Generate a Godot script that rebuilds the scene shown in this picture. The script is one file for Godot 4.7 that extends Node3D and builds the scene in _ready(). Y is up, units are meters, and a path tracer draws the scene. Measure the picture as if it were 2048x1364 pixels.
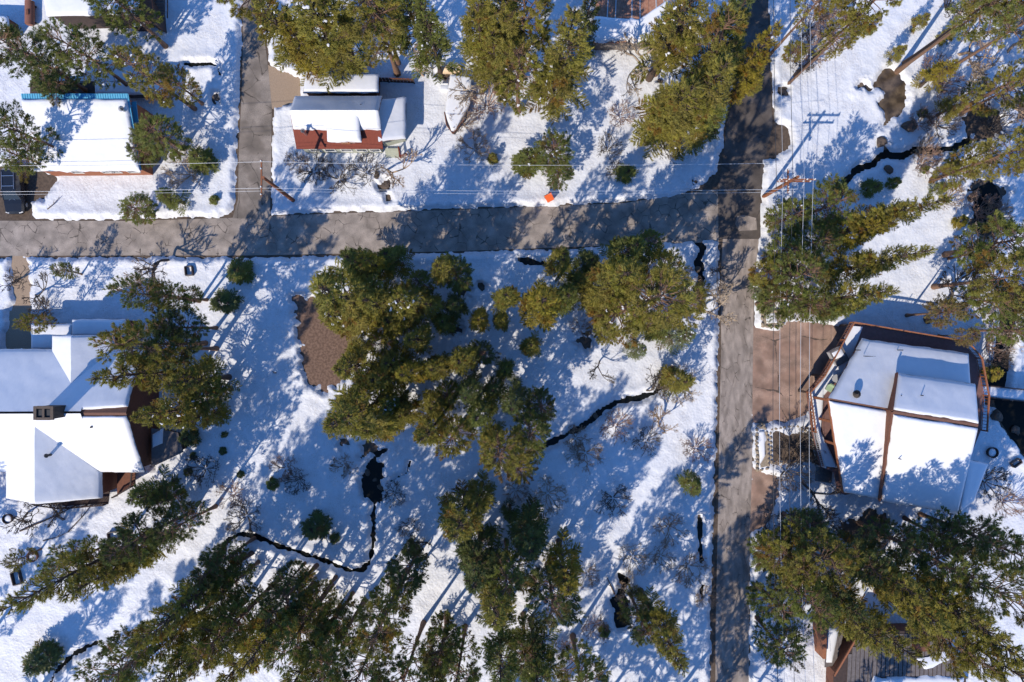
extends Node3D
# A snowy mountain neighbourhood seen straight down from a drone at 80 m.
# Plan coordinates: one unit = 5 cm on the ground, (1024, 682) is the point below the camera, u runs east, v runs south.

const S := 0.05
const ALT := 80.0
var used := {}
var M := {}
var rng := RandomNumberGenerator.new()
var lumps := FastNoiseLite.new()
var fine := FastNoiseLite.new()

const CONIFERS := [
	[266, 179, 14.0, 2.8, "pine", "g", "green open tufted pine, nearest of its kind to the rusty tank", 1],
	[393, 220, 16.0, 2.6, "pine", "o", "olive open tufted pine, nearest of its kind to the brown top-edge cabin", 1],
	[184, 189, 15.0, 3.1, "pine", "d", "dark green open tufted pine, nearest of its kind to the rusty tank", 0],
	[372, 298, 8.0, 2.9, "pine", "g", "green open tufted pine, nearest of its kind to the left junction's power pole", 0],
	[322, 319, 6.0, 2.0, "pine", "d", "dark green open tufted pine, nearest of its kind to the left junction's power pole", 0],
	[160, 319, 15.0, 2.5, "pine", "g", "green open tufted pine, nearest of its kind to the blue-edged roof", 0],
	[132, 348, 10.0, 2.2, "pine", "g", "green open tufted pine, nearest of its kind to the black station wagon", 0],
	[310, 432, 5.0, 2.1, "pine", "g", "small green open tufted pine, nearest of its kind to the blue-edged roof", 1],
	[371, 407, 6.0, 1.8, "cedar", "g", "green dense rounded conifer, nearest of its kind to the left-hand road junction", 0],
	[420, 329, 4.0, 1.9, "bush", "g", "small green low bushy conifer, nearest of its kind to the left junction's power pole", 0],
	[433, 402, 1.2, 0.8, "bush", "g", "tiny green low bushy conifer, nearest of its kind to the left-hand road junction", 0],
	[177, 201, 9.0, 2.4, "pine", "d", "dark green open tufted pine, nearest of its kind to the blue-edged roof", 0],
	[334, 95, 15.0, 2.8, "pine", "g", "green open tufted pine, nearest of its kind to the brown top-edge cabin", 0],
	[556, 60, 18.0, 3.3, "pine", "o", "tall olive open tufted pine, nearest of its kind to the brown top-edge cabin", 0],
	[408, 210, 9.0, 2.1, "pine", "o", "olive open tufted pine, nearest of its kind to the left junction's power pole", 0],
	[633, 146, 18.0, 3.7, "cedar", "o", "tall olive dense rounded conifer, nearest of its kind to the brown top-edge cabin", 1],
	[706, 140, 20.0, 4.0, "cedar", "o", "tall olive dense rounded conifer, nearest of its kind to the red-roofed cabin", 1],
	[651, 156, 15.0, 3.1, "cedar", "y", "yellowish dense rounded conifer, nearest of its kind to the red-roofed cabin", 0],
	[721, 140, 16.0, 3.5, "cedar", "o", "olive dense rounded conifer, nearest of its kind to the red-roofed cabin", 1],
	[796, 150, 21.0, 3.5, "pine", "o", "tall olive open tufted pine, nearest of its kind to the red-roofed cabin", 0],
	[797, 128, 15.0, 2.9, "pine", "o", "olive open tufted pine, nearest of its kind to the cream propane tank", 1],
	[882, 151, 19.0, 2.6, "cedar", "g", "tall green dense rounded conifer, nearest of its kind to the cream propane tank", 1],
	[856, 126, 20.0, 3.1, "cedar", "g", "tall green dense rounded conifer, nearest of its kind to the brown top-edge cabin", 0],
	[972, 156, 20.0, 3.6, "cedar", "o", "tall olive dense rounded conifer, nearest of its kind to the cream propane tank", 0],
	[993, 184, 16.0, 3.3, "cedar", "o", "olive dense rounded conifer, nearest of its kind to the cream propane tank", 0],
	[1043, 159, 22.0, 3.5, "pine", "o", "tall olive open tufted pine, nearest of its kind to the top edge's middle", 0],
	[1112, 212, 24.0, 3.3, "cedar", "o", "tall olive dense rounded conifer, second nearest of its kind to the rusty ribbed roof", 0],
	[1099, 218, 14.0, 3.1, "cedar", "o", "olive dense rounded conifer, nearest of its kind to the rusty ribbed roof", 1],
	[1037, 224, 17.0, 3.3, "pine", "o", "tall olive open tufted pine, nearest of its kind to the snow-covered boat", 1],
	[1006, 135, 21.0, 3.3, "cedar", "o", "tall olive dense rounded conifer, nearest of its kind to the top edge's middle", 0],
	[1155, 129, 17.0, 2.0, "cedar", "d", "tall dark green dense rounded conifer, nearest of its kind to the rusty ribbed roof", 0],
	[1052, 338, 7.0, 2.3, "bush", "g", "green low bushy conifer, nearest of its kind to the orange bin", 1],
	[1096, 334, 9.0, 2.4, "pine", "g", "green open tufted pine, nearest of its kind to the orange bin", 1],
	[1114, 357, 5.0, 1.9, "pine", "d", "small dark green open tufted pine, nearest of its kind to the orange bin", 1],
	[986, 322, 2.2, 0.9, "bush", "o", "small olive low bushy conifer, nearest of its kind to the snow-covered boat", 0],
	[1248, 354, 3.2, 1.4, "bush", "g", "small green low bushy conifer, nearest of its kind to the orange bin", 0],
	[1349, 257, 19.0, 4.0, "cedar", "o", "tall olive dense rounded conifer, second nearest of its kind to the right-hand road junction", 0],
	[1308, 275, 17.0, 4.0, "cedar", "o", "tall olive dense rounded conifer, nearest of its kind to the right-hand road junction", 0],
	[1293, 283, 13.0, 3.3, "cedar", "o", "olive dense rounded conifer, second nearest of its kind to the rusty ribbed roof", 0],
	[1353, 291, 10.0, 2.9, "cedar", "o", "olive dense rounded conifer, nearest of its kind to the right-hand road junction", 1],
	[1378, 272, 12.0, 2.9, "cedar", "g", "green dense rounded conifer, nearest of its kind to the right-hand road junction", 0],
	[1297, 159, 22.0, 3.7, "cedar", "o", "tall olive dense rounded conifer, nearest of its kind to the rusty ribbed roof", 1],
	[1362, 184, 18.0, 3.1, "pine", "o", "tall olive open tufted pine, nearest of its kind to the rusty ribbed roof", 0],
	[1381, 156, 20.0, 2.9, "cedar", "d", "tall dark green dense rounded conifer, nearest of its kind to the right lane's power pole", 0],
	[1446, 180, 17.0, 2.2, "cedar", "y", "tall yellowish dense rounded conifer, nearest of its kind to the rusty ribbed roof", 0],
	[1454, 196, 12.0, 2.0, "cedar", "y", "yellowish dense rounded conifer, nearest of its kind to the rusty ribbed roof", 0],
	[1309, 152, 14.0, 2.6, "pine", "o", "olive open tufted pine, nearest of its kind to the rusty ribbed roof", 0],
	[1477, 197, 7.0, 1.5, "cedar", "o", "olive dense rounded conifer, nearest of its kind to the right lane's power pole", 0],
	[1589, 153, 21.0, 2.6, "tall", "o", "tall olive long-trunked pine, second nearest of its kind to the brown pond", 0],
	[1575, 169, 18.0, 1.8, "tall", "o", "tall olive long-trunked pine, nearest of its kind to the brown pond", 0],
	[1531, 118, 20.0, 2.4, "tall", "o", "tall olive long-trunked pine, nearest of its kind to the rusty ribbed roof", 0],
	[1794, 143, 23.0, 2.9, "tall", "g", "tall green long-trunked pine, nearest of its kind to the upper right corner", 0],
	[1805, 129, 20.0, 2.6, "tall", "o", "tall olive long-trunked pine, second nearest of its kind to the upper right corner", 0],
	[1862, 159, 22.0, 2.9, "tall", "o", "tall olive long-trunked pine, nearest of its kind to the upper right corner", 0],
	[1913, 223, 21.0, 2.9, "tall", "o", "tall olive long-trunked pine, second nearest of its kind to the right edge's middle", 0],
	[1823, 57, 3.5, 1.0, "cedar", "o", "small olive dense rounded conifer, nearest of its kind to the upper right corner", 0],
	[1775, 122, 4.0, 1.1, "cedar", "o", "small olive dense rounded conifer, nearest of its kind to the brown pond", 0],
	[1730, 68, 2.0, 0.7, "bush", "g", "small green low bushy conifer, nearest of its kind to the brown pond", 0],
	[1837, 174, 7.0, 1.9, "cedar", "y", "yellowish dense rounded conifer, nearest of its kind to the brown pond", 0],
	[1871, 232, 6.0, 1.7, "cedar", "o", "olive dense rounded conifer, nearest of its kind to the brown pond", 0],
	[1877, 83, 3.0, 1.0, "bush", "o", "small olive low bushy conifer, nearest of its kind to the brown pond", 0],
	[1838, 230, 1.4, 0.7, "bush", "g", "tiny green low bushy conifer, nearest of its kind to the brown pond", 0],
	[1571, 124, 4.0, 1.3, "pine", "o", "small olive open tufted pine, nearest of its kind to the brown pond", 0],
	[1860, 361, 17.0, 2.6, "tall", "o", "tall olive long-trunked pine, nearest of its kind to the right edge's middle", 0],
	[1877, 343, 9.0, 2.1, "pine", "o", "olive open tufted pine, second nearest of its kind to the brown pond", 0],
	[1857, 365, 8.0, 1.9, "pine", "o", "olive open tufted pine, nearest of its kind to the brown pond", 0],
	[1856, 386, 4.0, 1.0, "cedar", "g", "small green dense rounded conifer, nearest of its kind to the brown pond", 0],
	[1842, 342, 1.5, 0.7, "bush", "g", "tiny green low bushy conifer, nearest of its kind to the right lane's power pole", 0],
	[1730, 382, 3.0, 1.4, "bush", "g", "small green low bushy conifer, nearest of its kind to the right lane's power pole", 0],
	[1775, 370, 2.4, 0.9, "bush", "g", "small green low bushy conifer, nearest of its kind to the right edge's middle", 0],
	[1916, 197, 5.0, 1.4, "pine", "g", "small green open tufted pine, nearest of its kind to the brown pond", 0],
	[1917, 230, 12.0, 2.4, "pine", "o", "olive open tufted pine, nearest of its kind to the upper right corner", 0],
	[1607, 431, 10.0, 2.6, "pine", "g", "green open tufted pine, nearest of its kind to the brown pond", 0],
	[1550, 447, 7.0, 2.6, "pine", "g", "green open tufted pine, nearest of its kind to the right lane's power pole", 1],
	[1588, 494, 9.0, 2.6, "pine", "g", "green open tufted pine, third nearest of its kind to the right lane's power pole", 0],
	[1674, 470, 21.0, 2.4, "cedar", "o", "tall olive dense rounded conifer, nearest of its kind to the brown pond", 0],
	[1659, 472, 17.0, 2.2, "cedar", "o", "tall olive dense rounded conifer, nearest of its kind to the right lane's power pole", 0],
	[1646, 489, 15.0, 2.1, "cedar", "y", "yellowish dense rounded conifer, nearest of its kind to the right lane's power pole", 0],
	[1636, 550, 22.0, 2.5, "cedar", "o", "tall olive dense rounded conifer, nearest of its kind to the right edge's middle", 0],
	[1635, 554, 17.0, 2.2, "cedar", "o", "tall olive dense rounded conifer, second nearest of its kind to the driveway's stone island", 0],
	[1598, 606, 20.0, 2.5, "cedar", "o", "tall olive dense rounded conifer, nearest of its kind to the driveway's stone island", 0],
	[1611, 623, 14.0, 2.1, "cedar", "g", "green dense rounded conifer, nearest of its kind to the driveway's stone island", 0],
	[1524, 567, 15.0, 2.6, "pine", "g", "green open tufted pine, third nearest of its kind to the driveway's stone island", 0],
	[1526, 520, 9.0, 2.5, "pine", "g", "green open tufted pine, second nearest of its kind to the right-hand road junction", 0],
	[1514, 608, 12.0, 2.5, "pine", "g", "green open tufted pine, nearest of its kind to the driveway's stone island", 1],
	[1512, 582, 5.0, 1.8, "bush", "b", "small blue-green low bushy conifer, nearest of its kind to the right-hand road junction", 1],
	[1506, 554, 8.0, 2.2, "pine", "o", "olive open tufted pine, nearest of its kind to the driveway's stone island", 0],
	[1557, 622, 13.0, 2.1, "pine", "g", "green open tufted pine, second nearest of its kind to the driveway's stone island", 0],
	[1525, 613, 3.0, 1.3, "bush", "b", "small blue-green low bushy conifer, nearest of its kind to the driveway's stone island", 0],
	[1907, 448, 2.5, 1.0, "bush", "y", "small yellowish low bushy conifer, nearest of its kind to the brown pond", 0],
	[1886, 510, 15.0, 3.1, "pine", "g", "green open tufted pine, nearest of its kind to the upper right corner", 0],
	[1863, 574, 17.0, 2.9, "pine", "o", "tall olive open tufted pine, nearest of its kind to the right edge's middle", 0],
	[1883, 613, 13.0, 2.6, "pine", "g", "green open tufted pine, second nearest of its kind to the right edge's middle", 0],
	[1939, 662, 9.0, 2.1, "pine", "g", "green open tufted pine, nearest of its kind to the right edge's middle", 0],
	[1893, 518, 8.0, 1.7, "pine", "g", "green open tufted pine, second nearest of its kind to the upper right corner", 0],
	[1966, 746, 2.8, 1.2, "bush", "y", "small yellowish low bushy conifer, nearest of its kind to the snowy footbridge", 0],
	[1810, 631, 9.0, 2.1, "tall", "n", "brownish long-trunked pine, nearest of its kind to the driveway's stone island", 0],
	[1874, 671, 7.0, 1.3, "tall", "n", "brownish long-trunked pine, nearest of its kind to the right edge's middle", 0],
	[746, 602, 22.0, 4.4, "cedar", "o", "tall olive dense rounded conifer, nearest of its kind to the left-hand road junction", 0],
	[728, 640, 15.9, 3.4, "cedar", "o", "olive dense rounded conifer, nearest of its kind to the left-hand road junction", 1],
	[756, 544, 15.9, 2.9, "cedar", "g", "green dense rounded conifer, nearest of its kind to the red-roofed cabin", 0],
	[780, 546, 15.9, 2.1, "cedar", "y", "yellowish dense rounded conifer, nearest of its kind to the bare earth patch", 0],
	[805, 529, 11.0, 2.2, "cedar", "g", "green dense rounded conifer, nearest of its kind to the snow-covered boat", 0],
	[789, 616, 17.1, 2.8, "cedar", "o", "tall olive dense rounded conifer, second nearest of its kind to the left-hand road junction", 0],
	[837, 615, 14.6, 3.1, "cedar", "o", "olive dense rounded conifer, third nearest of its kind to the left junction's power pole", 1],
	[805, 646, 11.0, 2.3, "cedar", "o", "olive dense rounded conifer, third nearest of its kind to the left-hand road junction", 0],
	[896, 555, 13.4, 2.2, "cedar", "o", "olive dense rounded conifer, third nearest of its kind to the red-roofed cabin", 0],
	[917, 559, 8.0, 2.1, "pine", "g", "green open tufted pine, second nearest of its kind to the picture's centre", 0],
	[1013, 612, 19.5, 2.1, "cedar", "o", "tall olive dense rounded conifer, nearest of its kind to the picture's centre", 0],
	[1069, 624, 23.2, 3.0, "cedar", "y", "tall yellowish dense rounded conifer, nearest of its kind to the picture's centre", 0],
	[1121, 605, 13.4, 2.2, "cedar", "g", "green dense rounded conifer, nearest of its kind to the picture's centre", 0],
	[1112, 537, 14.6, 2.1, "cedar", "o", "olive dense rounded conifer, nearest of its kind to the orange bin", 0],
	[962, 644, 8.0, 1.7, "cedar", "y", "yellowish dense rounded conifer, nearest of its kind to the picture's centre", 0],
	[1061, 689, 7.0, 1.9, "cedar", "o", "olive dense rounded conifer, nearest of its kind to the picture's centre", 0],
	[1191, 583, 22.0, 3.7, "cedar", "o", "tall olive dense rounded conifer, nearest of its kind to the orange bin", 0],
	[1241, 617, 23.2, 4.0, "pine", "o", "tall olive open tufted pine, nearest of its kind to the right-hand road junction", 0],
	[1210, 633, 17.1, 3.1, "pine", "o", "tall olive open tufted pine, second nearest of its kind to the picture's centre", 1],
	[1225, 527, 17.1, 2.9, "cedar", "g", "tall green dense rounded conifer, nearest of its kind to the orange bin", 0],
	[1285, 560, 15.9, 2.6, "pine", "o", "olive open tufted pine, nearest of its kind to the orange bin", 0],
	[1182, 613, 12.2, 2.2, "cedar", "o", "olive dense rounded conifer, second nearest of its kind to the orange bin", 0],
	[1343, 613, 12.2, 2.1, "pine", "o", "olive open tufted pine, second nearest of its kind to the driveway's stone island", 0],
	[1263, 694, 8.0, 1.8, "fir", "b", "blue-green pointed fir, nearest of its kind to the picture's centre", 1],
	[1335, 672, 11.0, 2.2, "fir", "b", "blue-green pointed fir, nearest of its kind to the driveway's stone island", 1],
	[1288, 655, 12.2, 2.0, "cedar", "g", "green dense rounded conifer, second nearest of its kind to the driveway's stone island", 0],
	[753, 728, 18.3, 2.9, "cedar", "o", "tall olive dense rounded conifer, nearest of its kind to the bare earth patch", 0],
	[788, 747, 13.4, 2.4, "cedar", "o", "olive dense rounded conifer, third nearest of its kind to the bare earth patch", 0],
	[809, 718, 12.2, 2.1, "cedar", "o", "olive dense rounded conifer, fourth nearest of its kind to the bare earth patch", 0],
	[853, 680, 14.6, 2.0, "cedar", "o", "olive dense rounded conifer, seventh nearest of its kind to the bare earth patch", 0],
	[851, 734, 18.3, 2.1, "cedar", "y", "tall yellowish dense rounded conifer, nearest of its kind to the bare earth patch", 0],
	[887, 730, 13.4, 2.1, "cedar", "o", "olive dense rounded conifer, fourth nearest of its kind to the picture's centre", 0],
	[939, 717, 14.6, 2.2, "cedar", "o", "olive dense rounded conifer, third nearest of its kind to the picture's centre", 0],
	[970, 703, 7.0, 1.7, "pine", "d", "dark green open tufted pine, nearest of its kind to the picture's centre", 0],
	[760, 802, 22.0, 4.0, "cedar", "o", "tall olive dense rounded conifer, nearest of its kind to the dark pool", 0],
	[784, 825, 15.9, 3.1, "cedar", "o", "olive dense rounded conifer, nearest of its kind to the dark pool", 0],
	[805, 797, 11.0, 2.4, "cedar", "g", "green dense rounded conifer, nearest of its kind to the dark pool", 1],
	[881, 835, 18.3, 2.4, "cedar", "o", "tall olive dense rounded conifer, second nearest of its kind to the dark pool", 0],
	[923, 848, 14.6, 2.4, "pine", "o", "olive open tufted pine, nearest of its kind to the dark pool", 1],
	[953, 771, 19.5, 2.2, "fir", "d", "tall dark green pointed fir, nearest of its kind to the dark pool", 0],
	[966, 806, 17.1, 2.5, "cedar", "g", "tall green dense rounded conifer, nearest of its kind to the picture's centre", 0],
	[1005, 865, 17.1, 2.9, "pine", "o", "tall olive open tufted pine, nearest of its kind to the picture's centre", 0],
	[1053, 836, 14.6, 2.5, "pine", "g", "green open tufted pine, third nearest of its kind to the picture's centre", 0],
	[1021, 788, 18.3, 2.4, "fir", "d", "tall dark green pointed fir, nearest of its kind to the picture's centre", 0],
	[1077, 797, 11.0, 1.9, "pine", "d", "dark green open tufted pine, nearest of its kind to the right-hand road junction", 0],
	[1340, 757, 8.0, 2.3, "cedar", "o", "olive dense rounded conifer, nearest of its kind to the driveway's stone island", 0],
	[1372, 957, 5.0, 1.7, "cedar", "g", "small green dense rounded conifer, nearest of its kind to the lower dark pool", 0],
	[932, 987, 18.0, 3.1, "cedar", "o", "tall olive dense rounded conifer, second nearest of its kind to the stream's U bend", 0],
	[964, 965, 11.0, 2.3, "cedar", "o", "olive dense rounded conifer, nearest of its kind to the stream's U bend", 0],
	[962, 1070, 17.0, 3.1, "cedar", "d", "tall dark green dense rounded conifer, nearest of its kind to the stream's U bend", 0],
	[998, 1112, 20.0, 3.2, "cedar", "o", "tall olive dense rounded conifer, nearest of its kind to the bottom edge's middle", 0],
	[1013, 1080, 16.0, 2.9, "pine", "g", "green open tufted pine, nearest of its kind to the lower dark pool", 0],
	[1054, 1035, 14.0, 3.1, "cedar", "d", "dark green dense rounded conifer, nearest of its kind to the lower dark pool", 0],
	[1117, 1080, 16.0, 2.6, "cedar", "y", "yellowish dense rounded conifer, nearest of its kind to the lower dark pool", 0],
	[1094, 1127, 15.0, 2.9, "pine", "d", "dark green open tufted pine, second nearest of its kind to the lower dark pool", 0],
	[1057, 1022, 6.0, 1.4, "cedar", "y", "yellowish dense rounded conifer, nearest of its kind to the dark pool", 0],
	[1280, 1179, 20.0, 3.1, "cedar", "o", "tall olive dense rounded conifer, nearest of its kind to the lower dark pool", 0],
	[1259, 1186, 12.0, 2.2, "pine", "d", "dark green open tufted pine, nearest of its kind to the lower dark pool", 0],
	[1207, 1255, 2.0, 0.9, "bush", "g", "small green low bushy conifer, nearest of its kind to the lower dark pool", 0],
	[815, 1138, 20.0, 2.9, "pine", "o", "tall olive open tufted pine, nearest of its kind to the stream's U bend", 0],
	[834, 1105, 12.0, 2.6, "pine", "d", "dark green open tufted pine, nearest of its kind to the stream's U bend", 0],
	[828, 1083, 5.0, 1.2, "cedar", "d", "small dark green dense rounded conifer, nearest of its kind to the stream's U bend", 0],
	[640, 1045, 3.5, 2.3, "bush", "d", "small dark green low bushy conifer, nearest of its kind to the stream's U bend", 0],
	[672, 1073, 1.5, 0.8, "bush", "d", "tiny dark green low bushy conifer, nearest of its kind to the stream's U bend", 0],
	[550, 966, 1.6, 1.0, "bush", "g", "tiny green low bushy conifer, nearest of its kind to the dark pool", 0],
	[1006, 1212, 21.0, 3.2, "cedar", "g", "tall green dense rounded conifer, second nearest of its kind to the bottom edge's middle", 0],
	[1062, 1236, 20.0, 3.4, "cedar", "g", "tall green dense rounded conifer, nearest of its kind to the bottom edge's middle", 0],
	[1046, 1225, 13.0, 2.9, "pine", "d", "dark green open tufted pine, nearest of its kind to the bottom edge's middle", 0],
	[1145, 1269, 18.0, 3.4, "pine", "g", "tall green open tufted pine, nearest of its kind to the lower dark pool", 0],
	[731, 1199, 22.0, 3.0, "pine", "g", "tall green open tufted pine, second nearest of its kind to the stream's U bend", 0],
	[665, 1168, 20.0, 2.8, "pine", "g", "tall green open tufted pine, nearest of its kind to the stream's U bend", 0],
	[635, 1129, 17.0, 2.4, "pine", "d", "tall dark green open tufted pine, nearest of its kind to the stream's U bend", 0],
	[630, 1166, 22.0, 3.1, "cedar", "y", "tall yellowish dense rounded conifer, nearest of its kind to the stream's U bend", 0],
	[612, 1124, 9.0, 1.9, "pine", "d", "dark green open tufted pine, second nearest of its kind to the stream's U bend", 0],
	[770, 1226, 21.0, 2.9, "pine", "d", "tall dark green open tufted pine, second nearest of its kind to the stream's U bend", 0],
	[848, 1243, 20.0, 2.9, "pine", "d", "tall dark green open tufted pine, nearest of its kind to the bottom edge's middle", 0],
	[893, 1256, 16.0, 2.6, "fir", "d", "dark green pointed fir, nearest of its kind to the bottom edge's middle", 0],
	[931, 1250, 20.0, 2.8, "pine", "g", "tall green open tufted pine, nearest of its kind to the bottom edge's middle", 0],
	[874, 616, 11.0, 1.8, "cedar", "o", "olive dense rounded conifer, fifth nearest of its kind to the picture's centre", 0],
	[897, 648, 7.0, 1.7, "cedar", "g", "green dense rounded conifer, second nearest of its kind to the picture's centre", 0],
	[849, 572, 8.0, 1.8, "pine", "g", "green open tufted pine, second nearest of its kind to the red-roofed cabin", 0],
	[917, 617, 8.0, 1.7, "cedar", "d", "dark green dense rounded conifer, nearest of its kind to the picture's centre", 0],
	[724, 699, 6.0, 1.7, "cedar", "o", "olive dense rounded conifer, nearest of its kind to the bare earth patch", 0],
	[782, 689, 8.0, 1.9, "pine", "o", "olive open tufted pine, nearest of its kind to the bare earth patch", 0],
	[883, 801, 11.0, 2.0, "cedar", "o", "olive dense rounded conifer, second nearest of its kind to the bottom edge's middle", 0],
	[903, 779, 8.0, 1.8, "pine", "g", "green open tufted pine, nearest of its kind to the picture's centre", 0],
	[990, 767, 11.0, 1.8, "fir", "d", "dark green pointed fir, nearest of its kind to the picture's centre", 0],
	[1011, 739, 8.0, 1.5, "fir", "g", "green pointed fir, nearest of its kind to the picture's centre", 0],
	[747, 776, 7.0, 1.9, "pine", "g", "green open tufted pine, nearest of its kind to the bare earth patch", 0],
	[831, 814, 11.0, 2.0, "cedar", "o", "olive dense rounded conifer, second nearest of its kind to the dark pool", 0],
	[982, 853, 11.0, 2.0, "cedar", "g", "green dense rounded conifer, nearest of its kind to the lower dark pool", 0],
	[1038, 914, 8.0, 2.1, "pine", "o", "olive open tufted pine, nearest of its kind to the lower dark pool", 0],
	[1151, 572, 8.0, 1.8, "cedar", "g", "green dense rounded conifer, nearest of its kind to the orange bin", 0],
	[1198, 666, 7.0, 1.8, "pine", "o", "olive open tufted pine, nearest of its kind to the picture's centre", 0],
	[1169, 536, 8.0, 1.9, "cedar", "d", "dark green dense rounded conifer, nearest of its kind to the orange bin", 0],
	[1285, 498, 7.0, 1.9, "pine", "g", "green open tufted pine, second nearest of its kind to the orange bin", 0],
	[1002, 644, 7.0, 1.5, "cedar", "o", "olive dense rounded conifer, second nearest of its kind to the picture's centre", 0],
	[959, 1065, 10.0, 2.4, "pine", "d", "dark green open tufted pine, second nearest of its kind to the dark pool", 0],
	[1020, 1009, 7.0, 1.6, "fir", "d", "dark green pointed fir, nearest of its kind to the dark pool", 0],
	[895, 1225, 13.0, 2.6, "pine", "g", "green open tufted pine, nearest of its kind to the bottom edge's middle", 0],
	[707, 1184, 14.0, 2.4, "pine", "g", "green open tufted pine, nearest of its kind to the stream's U bend", 0],
	[674, 1151, 14.0, 2.3, "pine", "o", "olive open tufted pine, nearest of its kind to the stream's U bend", 0],
	[519, 1122, 12.0, 2.2, "pine", "g", "green open tufted pine, third nearest of its kind to the stream's U bend", 0],
	[265, 1062, 15.0, 2.3, "pine", "g", "green open tufted pine, nearest of its kind to the stone chimney", 0],
	[346, 1070, 15.0, 2.3, "cedar", "o", "olive dense rounded conifer, nearest of its kind to the lower left corner", 0],
	[447, 1184, 18.0, 2.4, "cedar", "o", "tall olive dense rounded conifer, third nearest of its kind to the lower left corner", 0],
	[578, 1213, 20.0, 2.6, "cedar", "o", "tall olive dense rounded conifer, fourth nearest of its kind to the stream's U bend", 0],
	[682, 1212, 21.0, 2.8, "cedar", "o", "tall olive dense rounded conifer, nearest of its kind to the stream's U bend", 0],
	[320, 1057, 25.0, 2.9, "cedar", "o", "tall olive dense rounded conifer, nearest of its kind to the lower left corner", 0],
	[335, 1073, 19.0, 2.8, "cedar", "o", "tall olive dense rounded conifer, second nearest of its kind to the lower left corner", 1],
	[387, 1023, 17.0, 2.6, "pine", "d", "tall dark green open tufted pine, nearest of its kind to the stone chimney", 0],
	[434, 1011, 13.0, 2.3, "pine", "d", "dark green open tufted pine, nearest of its kind to the lower left corner", 0],
	[491, 1108, 24.0, 2.8, "cedar", "o", "tall olive dense rounded conifer, fifth nearest of its kind to the lower left corner", 0],
	[506, 1104, 19.0, 2.4, "cedar", "g", "tall green dense rounded conifer, nearest of its kind to the stream's U bend", 0],
	[509, 1076, 14.0, 2.2, "pine", "d", "dark green open tufted pine, second nearest of its kind to the lower left corner", 0],
	[356, 960, 10.0, 2.8, "cedar", "g", "green dense rounded conifer, nearest of its kind to the stone chimney", 0],
	[372, 981, 7.0, 2.2, "pine", "g", "green open tufted pine, second nearest of its kind to the stone chimney", 0],
	[434, 1177, 22.0, 2.4, "pine", "g", "tall green open tufted pine, nearest of its kind to the lower left corner", 0],
	[488, 1203, 22.0, 2.8, "cedar", "o", "tall olive dense rounded conifer, fourth nearest of its kind to the lower left corner", 0],
	[548, 1168, 20.0, 2.6, "pine", "o", "tall olive open tufted pine, nearest of its kind to the lower left corner", 0],
	[564, 1153, 17.0, 2.3, "pine", "g", "tall green open tufted pine, second nearest of its kind to the lower left corner", 0],
	[494, 1200, 18.0, 2.4, "pine", "d", "tall dark green open tufted pine, third nearest of its kind to the lower left corner", 0],
	[108, 1302, 4.0, 2.8, "bush", "d", "small dark green low bushy conifer, nearest of its kind to the lower left corner", 0],
	[86, 1096, 6.0, 1.2, "pine", "y", "yellowish open tufted pine, nearest of its kind to the lower left corner", 0],
	[368, 1220, 20.0, 2.6, "pine", "d", "tall dark green open tufted pine, nearest of its kind to the lower left corner", 0],
	[413, 686, 21.0, 3.0, "pine", "o", "tall olive open tufted pine, nearest of its kind to the stone chimney", 0],
	[402, 740, 21.0, 2.9, "cedar", "o", "tall olive dense rounded conifer, nearest of its kind to the stone chimney", 0],
	[436, 801, 18.0, 2.9, "cedar", "o", "tall olive dense rounded conifer, second nearest of its kind to the stone chimney", 1],
	[436, 697, 15.0, 2.6, "pine", "d", "dark green open tufted pine, nearest of its kind to the bare earth patch", 0],
	[460, 754, 15.0, 2.8, "cedar", "o", "olive dense rounded conifer, nearest of its kind to the left edge's middle", 0],
	[451, 821, 12.0, 2.3, "cedar", "o", "olive dense rounded conifer, nearest of its kind to the stone chimney", 1],
	[435, 656, 14.0, 2.2, "pine", "d", "dark green open tufted pine, nearest of its kind to the left-hand road junction", 0],
	[466, 778, 9.0, 2.1, "pine", "g", "green open tufted pine, second nearest of its kind to the bare earth patch", 1],
	[402, 603, 18.0, 1.9, "pine", "g", "tall green open tufted pine, nearest of its kind to the left-hand road junction", 0],
	[417, 600, 12.0, 1.9, "pine", "g", "green open tufted pine, nearest of its kind to the left-hand road junction", 0],
	[460, 603, 3.2, 1.9, "bush", "d", "small dark green low bushy conifer, nearest of its kind to the left-hand road junction", 0],
	[491, 545, 3.0, 1.9, "bush", "g", "small green low bushy conifer, nearest of its kind to the left-hand road junction", 0],
	[167, 549, 5.0, 1.1, "pine", "g", "small green open tufted pine, nearest of its kind to the left edge's middle", 0],
	[134, 649, 8.0, 1.4, "pine", "o", "olive open tufted pine, nearest of its kind to the left edge's middle", 0],
	[390, 873, 3.0, 1.4, "bush", "d", "small dark green low bushy conifer, nearest of its kind to the stone chimney", 0],
	[391, 910, 1.0, 0.6, "bush", "d", "tiny dark green low bushy conifer, nearest of its kind to the left edge's middle", 0],
	[381, 941, 1.3, 0.7, "bush", "d", "tiny dark green low bushy conifer, nearest of its kind to the stone chimney", 0],
	[449, 900, 1.0, 0.6, "bush", "d", "tiny dark green low bushy conifer, second nearest of its kind to the bare earth patch", 0],
	[485, 947, 1.0, 0.6, "bush", "d", "tiny dark green low bushy conifer, second nearest of its kind to the dark pool", 0],
	[452, 868, 0.9, 0.5, "bush", "d", "tiny dark green low bushy conifer, nearest of its kind to the bare earth patch", 0],
	[1510, 1168, 9.0, 2.9, "pine", "g", "green open tufted pine, second nearest of its kind to the grey plank roof", 0],
	[1512, 1232, 10.0, 2.9, "pine", "g", "green open tufted pine, nearest of its kind to the grey plank roof", 1],
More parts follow.
